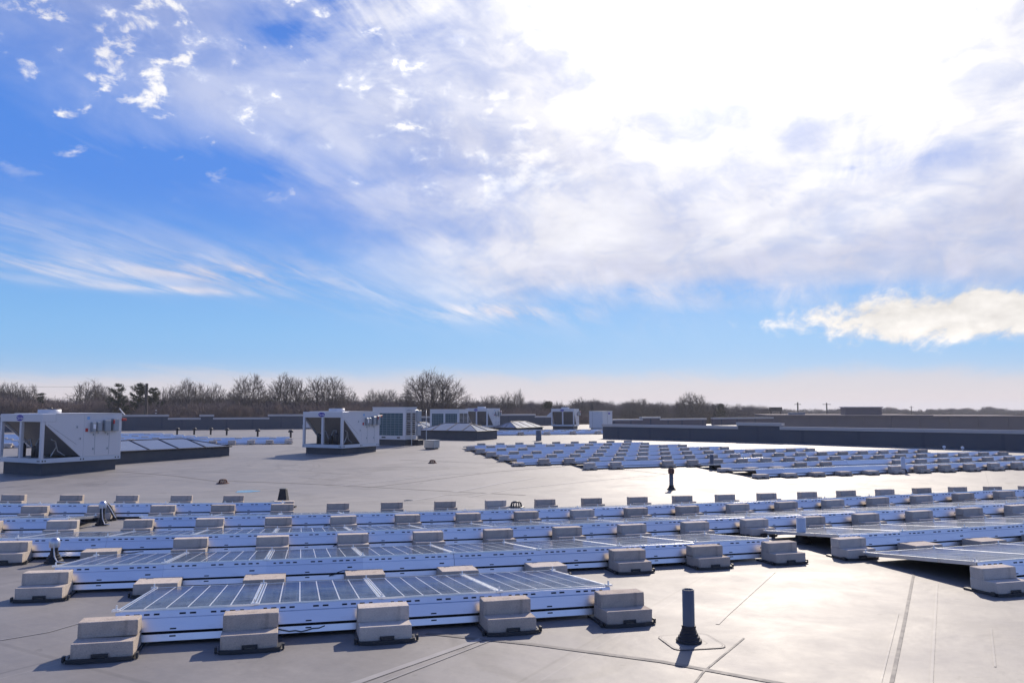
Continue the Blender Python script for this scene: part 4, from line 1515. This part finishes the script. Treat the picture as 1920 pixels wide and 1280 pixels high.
def fan_tree(seed, h, wid, trunk, n_, twig, top=1.0, flat=0.0):
    """Leafless tree: limbs fork again and again towards points filling a rounded crown."""
    rng = np.random.default_rng(seed)
    pts = []
    cz = trunk + (h - trunk) * .46
    rz_ = h - cz
    while len(pts) < n_:
        p = rng.uniform(-1, 1, 3)
        r_ = np.linalg.norm(p)
        if r_ > 1 or r_ < .30 + .5 * rng.random() * (rng.random() < .8):
            continue
        if p[2] < -.72 + flat:
            continue
        lump = 1 + .13 * math.sin(p[0] * 7 + seed) * math.cos(p[1] * 6 + p[2] * 5 + seed * 2)
        wz = 1.0 - .35 * max(0, -p[2]) + top * .12 * p[2]
        pts.append((p[0] * wid / 2 * lump * wz, p[1] * wid / 2 * lump * wz, cz + p[2] * rz_ * lump))
    pts = np.array(pts)
    segs = []
    rad = lambda k: twig * max(1.0, k ** .47 * .92)

    def fork(pos, q, lv, heading):
        if len(q) == 1:
            tip = q[0]
            mid = pos + (tip - pos) * .55 + rng.normal(0, .05, 3)
            segs.append((pos, mid, twig, twig * .9, 2))
            segs.append((mid, tip, twig * .9, twig * .6, 2))
            for _ in range(4):
                a = pos + (tip - pos) * rng.uniform(.3, 1)
                d = (tip - pos) / (np.linalg.norm(tip - pos) + 1e-6) + rng.normal(0, .55, 3) + np.array([0, 0, .25])
                segs.append((a, a + d / np.linalg.norm(d) * rng.uniform(.35, .8), twig * .8, twig * .5, 2))
            return
        cen = q.mean(0)
        f_ = .30 if lv < 3 else .36
        nxt = pos + (cen - pos) * f_ * rng.uniform(.75, 1.2) + rng.normal(0, .06, 3) * np.linalg.norm(cen - pos) * .5
        segs.append((pos, nxt, rad(len(q)), rad(len(q)) * .9, 1 if lv else 1))
        d = q - cen
        _, _, vt = np.linalg.svd(d, full_matrices=False)
        ax_ = vt[0] + (vt[1] * rng.normal(0, .4) if len(vt) > 1 else 0)
        k = d @ ax_
        o_ = np.argsort(k)
        c_ = int(len(q) * rng.uniform(.34, .66))
        c_ = min(max(1, c_), len(q) - 1)
        fork(nxt, q[o_[:c_]], lv + 1, None)
        fork(nxt, q[o_[c_:]], lv + 1, None)
    base = np.array([0, 0, 0.])
    t1 = np.array([rng.normal(0, .06), rng.normal(0, .06), trunk])
    r0 = rad(n_)
    segs.append((base, t1 * .5, r0 * 1.35, r0 * 1.1, 0))
    segs.append((t1 * .5, t1, r0 * 1.1, r0, 0))
    # several main limbs leave the trunk together
    ang = np.arctan2(pts[:, 1], pts[:, 0]) + rng.uniform(0, 6.28)
    m = rng.integers(4, 7)
    grp = ((ang % (2 * math.pi)) / (2 * math.pi) * m).astype(int)
    for g_ in range(m):
        q = pts[grp == g_]
        if len(q):
            fork(t1 * rng.uniform(.75, 1.0), q, 0, None)
    return segs


def seg_mesh(segs, name, mat, sides=3):
    P0 = np.array([tuple(s[0]) for s in segs])
    P1 = np.array([tuple(s[1]) for s in segs])
    r0 = np.array([s[2] for s in segs])[:, None]
    r1 = np.array([s[3] for s in segs])[:, None]
    d = P1 - P0
    d /= np.linalg.norm(d, axis=1, keepdims=True) + 1e-9
    ref = np.where(np.abs(d[:, 2:3]) > .9, np.array([[1., 0, 0]]), np.array([[0, 0, 1.]]))
    a = np.cross(d, ref)
    a /= np.linalg.norm(a, axis=1, keepdims=True) + 1e-9
    b_ = np.cross(d, a)
    V = []
    for P, r_ in ((P0, r0), (P1, r1)):
        for k in range(sides):
            t = 2 * math.pi * k / sides
            V.append(P + (a * math.cos(t) + b_ * math.sin(t)) * r_)
    V = np.stack(V, 1).reshape(-1, 3)
    n_ = len(segs)
    base = (np.arange(n_) * 2 * sides)[:, None]
    fs = np.concatenate([base + np.array([[k, (k + 1) % sides, sides + (k + 1) % sides, sides + k]]) for k in range(sides)], 0)
    return V, fs


def mesh_np(name, V, fs, mat):
    me = bpy.data.meshes.new(name)
    me.vertices.add(len(V))
    me.vertices.foreach_set('co', np.asarray(V, dtype=np.float32).ravel())
    k = fs.shape[1]
    me.loops.add(fs.size)
    me.loops.foreach_set('vertex_index', fs.astype(np.int32).ravel())
    me.polygons.add(len(fs))
    me.polygons.foreach_set('loop_start', np.arange(0, fs.size, k, dtype=np.int32))
    me.polygons.foreach_set('loop_total', np.full(len(fs), k, dtype=np.int32))
    me.update(calc_edges=True)
    me.materials.append(mat)
    return me


def tree_pair(segs):
    t_ = [s for s in segs if s[4] == 0]
    c_ = [s for s in segs if s[4] > 0]
    return (mesh_np('trunk', *seg_mesh(t_, 'trunk', None, 7), M['bark']), mesh_np('crown', *seg_mesh(c_, 'crown', None, 3), M['bark']))


kinds = {
    'round': tree_pair(fan_tree(11, 12.5, 6.6, 2.2, 1500, .017)),
    'vase': tree_pair(fan_tree(12, 12.0, 6.0, 1.8, 1500, .017, 2.0)),
    'vase2': tree_pair(fan_tree(21, 12.0, 7.0, 2.0, 1600, .017, 2.2, .1)),
    'wide': tree_pair(fan_tree(14, 13.5, 9.4, 3.4, 1900, .018, 1.0, .25)),
    'slim': tree_pair(fan_tree(15, 12.0, 3.8, 2.6, 800, .016, .6)),
    'shrub': tree_pair(fan_tree(16, 8.0, 6.0, .6, 1300, .016, .4)),
}


def bare_tree(label, kind, x, Y, top, width=None, group=None):
    """x: photograph column, Y: distance, top: photograph row of its tip."""
    zt = EYE + (HORIZON - top) / F * Y
    h = zt - GZ
    me_t, me_c = kinds[kind]
    ref = float(np.percentile([v.co.z for v in me_c.vertices], 99))
    sc = h / ref
    qx = [v.co.x for v in me_c.vertices]
    wref = float(np.percentile(qx, 98.5) - np.percentile(qx, 1.5))
    sw = (width / F * Y) / wref if width else sc
    root = thing('bare_tree', label, 'tree', (wx(x, Y), Y, GZ), 0, group)
    rz = random.Random(x).uniform(-.35, .35)
    for nm, me in (('trunk', me_t), ('crown', me_c)):
        o = link(nm, me, root)
        o.scale = (sw, sw, sc)
        o.rotation_euler = (0, 0, rz)
    return root


bare_tree('tallest wide-crowned bare tree behind the teal-coil units', 'wide', 812, 105, 705, 108)
bare_tree('first of three rounded bare trees counted from the utility pole', 'round', 470, 112, 711, 72, 'row of rounded bare trees')
bare_tree('middle one of three rounded bare trees behind the stepped parapet', 'vase', 538, 110, 711, 70, 'row of rounded bare trees')
bare_tree('rounded bare tree over the slanting-coil unit, widest of three in a row', 'vase2', 612, 110, 714, 84, 'row of rounded bare trees')
for x, Y, top, w, k, lab in (
        (165, 125, 722, 62, 'slim', 'thin-limbed bare tree above the switch-box unit'),
        (192, 127, 728, 40, 'vase', 'small bare tree beside the open-crowned evergreen'),
        (20, 120, 724, 56, 'vase2', 'bushy bare tree behind the logo end of the nearest unit'),
        (55, 122, 729, 50, 'round', 'bare tree between the bushy one and the small evergreen tip'),
        (318, 120, 731, 44, 'round', 'low bare tree just past the evergreen by the utility pole'),
        (355, 118, 720, 62, 'vase', 'tall bare tree between the utility pole and the rounded trees'),
        (402, 122, 728, 52, 'round', 'dense round bare tree next to the row of rounded trees'),
        (440, 124, 735, 40, 'slim', 'slender bare tree tucked before the row of rounded trees'),
        (660, 126, 742, 40, 'round', 'small bare tree after the row of rounded trees'),
        (700, 130, 738, 42, 'vase', 'bare tree over the slanting-coil unit next to the teal coils'),
        (728, 128, 736, 46, 'vase2', 'bare tree over the tall teal-coil unit'),
        (760, 130, 742, 36, 'slim', 'slender bare tree hugging the tallest wide-crowned tree'),
        (880, 132, 750, 44, 'round', 'low bare tree just right after the tallest tree, over the small unit'),
        (918, 135, 746, 40, 'vase2', 'bare tree above the small-looking unit between skylights'),
        (945, 135, 743, 38, 'slim', 'slim bare tree above the farther hipped skylight'),
        (970, 138, 738, 32, 'slim', 'pointed bare tree, tallest over the farther hipped skylight'),
        (1082, 160, 751, 40, 'slim', 'bare tree above the hooded unit beside the stubby pole'),
        (1115, 165, 753, 36, 'vase', 'bare tree touching the stubby dark pole'),
        (1180, 165, 755, 36, 'slim', 'small bare tree over the distant low parapet'),
        (1200, 170, 751, 40, 'vase2', 'forked bare tree over the raised block of the distant parapet'),
        (1236, 170, 757, 36, 'round', 'rounded low bare tree past the raised block of the distant parapet'),
        (1330, 175, 758, 46, 'vase', 'bare tree after the lone spreading one'),
        (1362, 180, 761, 40, 'round', 'low round bare tree beside the tiny evergreen tip')):
    bare_tree(lab, k, x, Y, top, w, 'bare trees rising out of the thicket')
bare_tree('low broad bare shrub tree at the end of the stepped parapet', 'shrub', 1050, 128, 760, 40)
bare_tree('lone spreading bare tree above the distant parapet with one raised block', 'vase', 1294, 150, 742, 56)


# ------------------------------------------------------------------ evergreens
def spruce(label, x, Y, top, width, seed, open_=False):
    zt = EYE + (HORIZON - top) / F * Y
    h = zt - GZ
    rad = width / 2 / F * Y
    rng = random.Random(seed)
    root = thing('evergreen_tree', label, 'tree', (wx(x, Y), Y, GZ))
    MB().tube([(0, 0, 0), (.05, 0, h * .5), (0, 0, h * .97)], [h * .018, h * .011, .02], 8).build('trunk', M['bark'], root)
    V, Fc = [], []
    limbs = MB()
    z = h * .12
    while z < h * .985:
        f_ = z / h
        rr = rad * 1.5 * min(1.0, (1.02 - f_) * 1.9) ** .8 * rng.uniform(.62, 1.15)
        for j in range(rng.randint(4, 6)):
            a = rng.uniform(0, 2 * math.pi)
            L = rr * rng.uniform(.55, 1.1) + .12
            up = rng.uniform(.05, .45) + f_ * .55
            tip = Vector((math.cos(a) * L, math.sin(a) * L, z + L * up))
            base = Vector((0, 0, z))
            limbs.tube([base, base.lerp(tip, .55) + Vector((0, 0, -.10 * L)), tip], [.05, .03, .012], 4, caps=False)
            for q in range(int(24 + L * 100)):
                t = rng.uniform(.22, 1.03)
                bend = Vector((0, 0, -.10 * L * 4 * t * (1 - t)))
                c = base.lerp(tip, t) + bend + Vector((rng.gauss(0, .20), rng.gauss(0, .20), rng.gauss(0, .07))) * (1.15 - .55 * t)
                d = Vector((math.cos(a) + rng.gauss(0, .7), math.sin(a) + rng.gauss(0, .7), rng.gauss(.55, .35))).normalized() * rng.uniform(.12, .26)
                s_ = d.cross(Vector((rng.gauss(0, 1), rng.gauss(0, 1), rng.gauss(0, 1)))).normalized() * rng.uniform(.03, .06)
                b0 = len(V)
                V += [c - s_, c + s_, c + d]
                Fc.append((b0, b0 + 1, b0 + 2))
        z += h * rng.uniform(.030, .050)
    limbs.build('limb', M['bark'], root)
    rng.shuffle(Fc)
    cut = len(Fc) * 3 // 5
    fa = np.array(Fc)
    Va = np.array([v[:] for v in V])
    link('crown', mesh_np('crown', Va, fa[:cut], M['needle']), root)
    link('crown', mesh_np('crown', Va, fa[cut:], M['needle_light']), root)


spruce('open-crowned evergreen tree standing apart from the utility pole', 224, 104, 719, 46, 1)
spruce('evergreen tree just behind the tilted strut of the utility pole', 262, 106, 720, 42, 2)
spruce('evergreen tree directly past the utility pole, leaning on bare trees', 289, 108, 727, 44, 3)
spruce('small evergreen tree above the stepped parapet near the hooded unit', 1027, 120, 750, 32, 4)
spruce('small dark evergreen tip poking out of the brown thicket', 79, 118, 736, 18, 5)
spruce('tiny dark evergreen tip over the distant low parapet', 1350, 170, 756, 18, 6)


# ------------------------------------------------------------------ thicket: a mass of bare trees nobody could count
CROWNS = [o for o in COL.objects if o.name.startswith('crown') and o.data in [k[1] for k in kinds.values()]]
CROWNS = list({o.data.name: o for o in CROWNS}.values())
CK = [[n_ for n_, v_ in kinds.items() if v_[1] == o.data][0] for o in CROWNS]
C_TOP = [float(np.percentile([v.co.z for v in o.data.vertices], 99)) for o in CROWNS]


def thicket(name, label, seed, n_, xr, Yr, top_fn, mat, wide=1.0, jit=5.0, use=None):
    """Woodland as one object: points carrying copies of the bare crowns (geometry nodes)."""
    rng = random.Random(seed)
    pts, rot, scl, idx = [], [], [], []
    for i in range(n_):
        x, Y = rng.uniform(*xr), rng.uniform(*Yr)
        h = EYE + (HORIZON - top_fn(x) - abs(rng.gauss(0, jit))) / F * Y - GZ
        k = rng.choice(use) if use else rng.randrange(len(CROWNS))
        sc = h / C_TOP[k]
        pts.append((wx(x, Y), Y, GZ - (.12 * h)))
        rot.append((0, 0, rng.uniform(0, 6.28)))
        w = sc * rng.uniform(.75, 1.1) * wide
        scl.append((w, w, sc * 1.12))
        idx.append(k)
    me = bpy.data.meshes.new(name)
    me.from_pydata(pts, [], [])
    for nm, typ, vals, key in (('rot', 'FLOAT_VECTOR', rot, 'vector'), ('scl', 'FLOAT_VECTOR', scl, 'vector'), ('pick', 'INT', idx, 'value')):
        at_ = me.attributes.new(nm, typ, 'POINT')
        at_.data.foreach_set(key, np.array(vals).ravel().tolist())
    o = link(name, me)
    ng = bpy.data.node_groups.new(name, 'GeometryNodeTree')
    ng.interface.new_socket('Geometry', in_out='INPUT', socket_type='NodeSocketGeometry')
    ng.interface.new_socket('Geometry', in_out='OUTPUT', socket_type='NodeSocketGeometry')
    N2 = ng.nodes.new
    gi, go = N2('NodeGroupInput'), N2('NodeGroupOutput')
    jn = N2('GeometryNodeJoinGeometry')
    for c in reversed(CROWNS):
        oi = N2('GeometryNodeObjectInfo')
        oi.inputs['Object'].default_value = c
        oi.inputs['As Instance'].default_value = True
        ng.links.new(oi.outputs['Geometry'], jn.inputs[0])
    ip = N2('GeometryNodeInstanceOnPoints')
    ip.inputs['Pick Instance'].default_value = True
    for nm, typ, sock in (('rot', 'FLOAT_VECTOR', 'Rotation'), ('scl', 'FLOAT_VECTOR', 'Scale'), ('pick', 'INT', 'Instance Index')):
        na = N2('GeometryNodeInputNamedAttribute')
        na.data_type = typ
        na.inputs['Name'].default_value = nm
        ng.links.new([q for q in na.outputs if q.enabled and q.name == 'Attribute'][0], ip.inputs[sock])
    ng.links.new(gi.outputs[0], ip.inputs['Points'])
    ng.links.new(jn.outputs[0], ip.inputs['Instance'])
    sm_ = N2('GeometryNodeSetMaterial')
    sm_.inputs['Material'].default_value = mat
    ng.links.new(ip.outputs[0], sm_.inputs['Geometry'])
    ng.links.new(sm_.outputs[0], go.inputs[0])
    md = o.modifiers.new('copies', 'NODES')
    md.node_group = ng
    return tag(o, label, 'thicket', None, 'stuff')


def top_left(x):
    return float(np.interp(x, [-60, 0, 60, 100, 130, 210, 330, 400, 650, 700, 760, 900, 1060, 1200, 1400], [730, 731, 738, 746, 741, 742, 742, 742, 745, 749, 748, 751, 755, 757, 762]))


thicket('thicket', 'brown mass of bare woodland behind the roof parapets', 5, 150, (-40, 760), (118, 150), lambda x: top_left(x) + 8, M['bark_red'], 1.25, 5.0)
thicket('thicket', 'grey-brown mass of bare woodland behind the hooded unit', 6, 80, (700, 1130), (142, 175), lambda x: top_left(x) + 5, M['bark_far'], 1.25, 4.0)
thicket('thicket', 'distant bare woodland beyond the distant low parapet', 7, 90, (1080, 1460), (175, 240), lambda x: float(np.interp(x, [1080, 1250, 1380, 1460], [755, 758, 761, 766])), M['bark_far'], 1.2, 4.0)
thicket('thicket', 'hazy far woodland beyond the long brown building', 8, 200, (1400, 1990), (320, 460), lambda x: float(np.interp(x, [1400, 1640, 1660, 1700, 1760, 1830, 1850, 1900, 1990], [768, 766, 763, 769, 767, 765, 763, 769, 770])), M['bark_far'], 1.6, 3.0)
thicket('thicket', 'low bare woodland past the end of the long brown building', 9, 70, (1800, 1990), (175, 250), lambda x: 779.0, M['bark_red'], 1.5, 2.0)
thicket('scrub', 'dense brown scrub at the foot of the woodland', 12, 170, (-40, 1100), (100, 114), lambda x: top_left(x) + 19, M['bark_red'], 1.5, 4.0, [i for i, k in enumerate(CK) if k in ('shrub', 'round')])


# ------------------------------------------------------------------ utility poles and wires
def pole(label, x, Y, top, r_, arms=(), strut=False):
    zt = EYE + (HORIZON - top) / F * Y
    root = thing('utility_pole', label, 'utility pole', (wx(x, Y), Y, GZ))
    h = zt - GZ
    MB().tube([(0, 0, 0), (0, 0, h)], [r_ * 1.25, r_], 10).build('pole', M['wood'], root)
    for z, w in arms:
        MB().box(-w / 2, w / 2, -.06, .06, h - z - .06, h - z + .06).build('cross_arm', M['wood'], root)
    if strut:
        MB().tube([(-3.2, -.2, h - 3.1), (-1.1, -.2, h - 5.5)], .07, 8).build('strut', M['pvc'], root)
        for i in range(3):
            MB().lathe([(.02, 0), (.10, .05), (.02, .12)], 10, 0, (1.4, -.3, h - 3.4 - i * .34)).build('insulator', M['white'], root)
        MB().tube([(1.4, -.3, h - 3.2), (1.4, -.3, h - 4.5)], .015, 6).build('insulator_rod', M['tray'], root)
    return root


pole('thick dark utility pole between the evergreen trees', 276, 98, 719, .17, (), True)
pole('stubby dark pole above the hooded unit', 1110, 150, 753, .30)
pole('thin utility pole with a transformer near the far brown building', 1494, 190, 754, .16, ((.5, 1.6),))
pole('thin utility pole with a short cross arm above the far brown building', 1548, 205, 755, .16, ((.4, 2.2),))
for x, top, Y in ((1594, 763, 300), (1626, 763, 300), (1706, 761, 310)):
    pole('very distant thin utility pole over the hazy far woodland', x, Y, top, .14, ((.5, 1.6),))['group'] = 'very distant poles'
mb = MB()
za = EYE + (HORIZON - 724) / F * 98
pts = [(wx(-60 + 336 * t, 98), 98, za + .2 * (4 * (t - .5) ** 2 - 1) * .4) for t in np.linspace(0, 1, 12)]
mb.tube(pts, .012, 4)
tag(mb.build('power_line', M['cable']), 'thin power line running to the thick dark utility pole', 'cable')


# ------------------------------------------------------------------ the air between
hm = bpy.data.materials.new('haze_air')
hm.use_nodes = True
hm.node_tree.nodes.clear()
pv = hm.node_tree.nodes.new('ShaderNodeVolumePrincipled')
pv.inputs['Density'].default_value = 0.00040
pv.inputs['Color'].default_value = (0.86, 0.88, 0.94, 1)
pv.inputs['Anisotropy'].default_value = 0.25
ho = hm.node_tree.nodes.new('ShaderNodeOutputMaterial')
hm.node_tree.links.new(pv.outputs[0], ho.inputs['Volume'])
tag(MB().box(-1450, 1450, -350, 1950, GZ - 1.0, 14.0).build('haze', hm), 'thin winter haze over the far woodland', None, None, 'stuff')
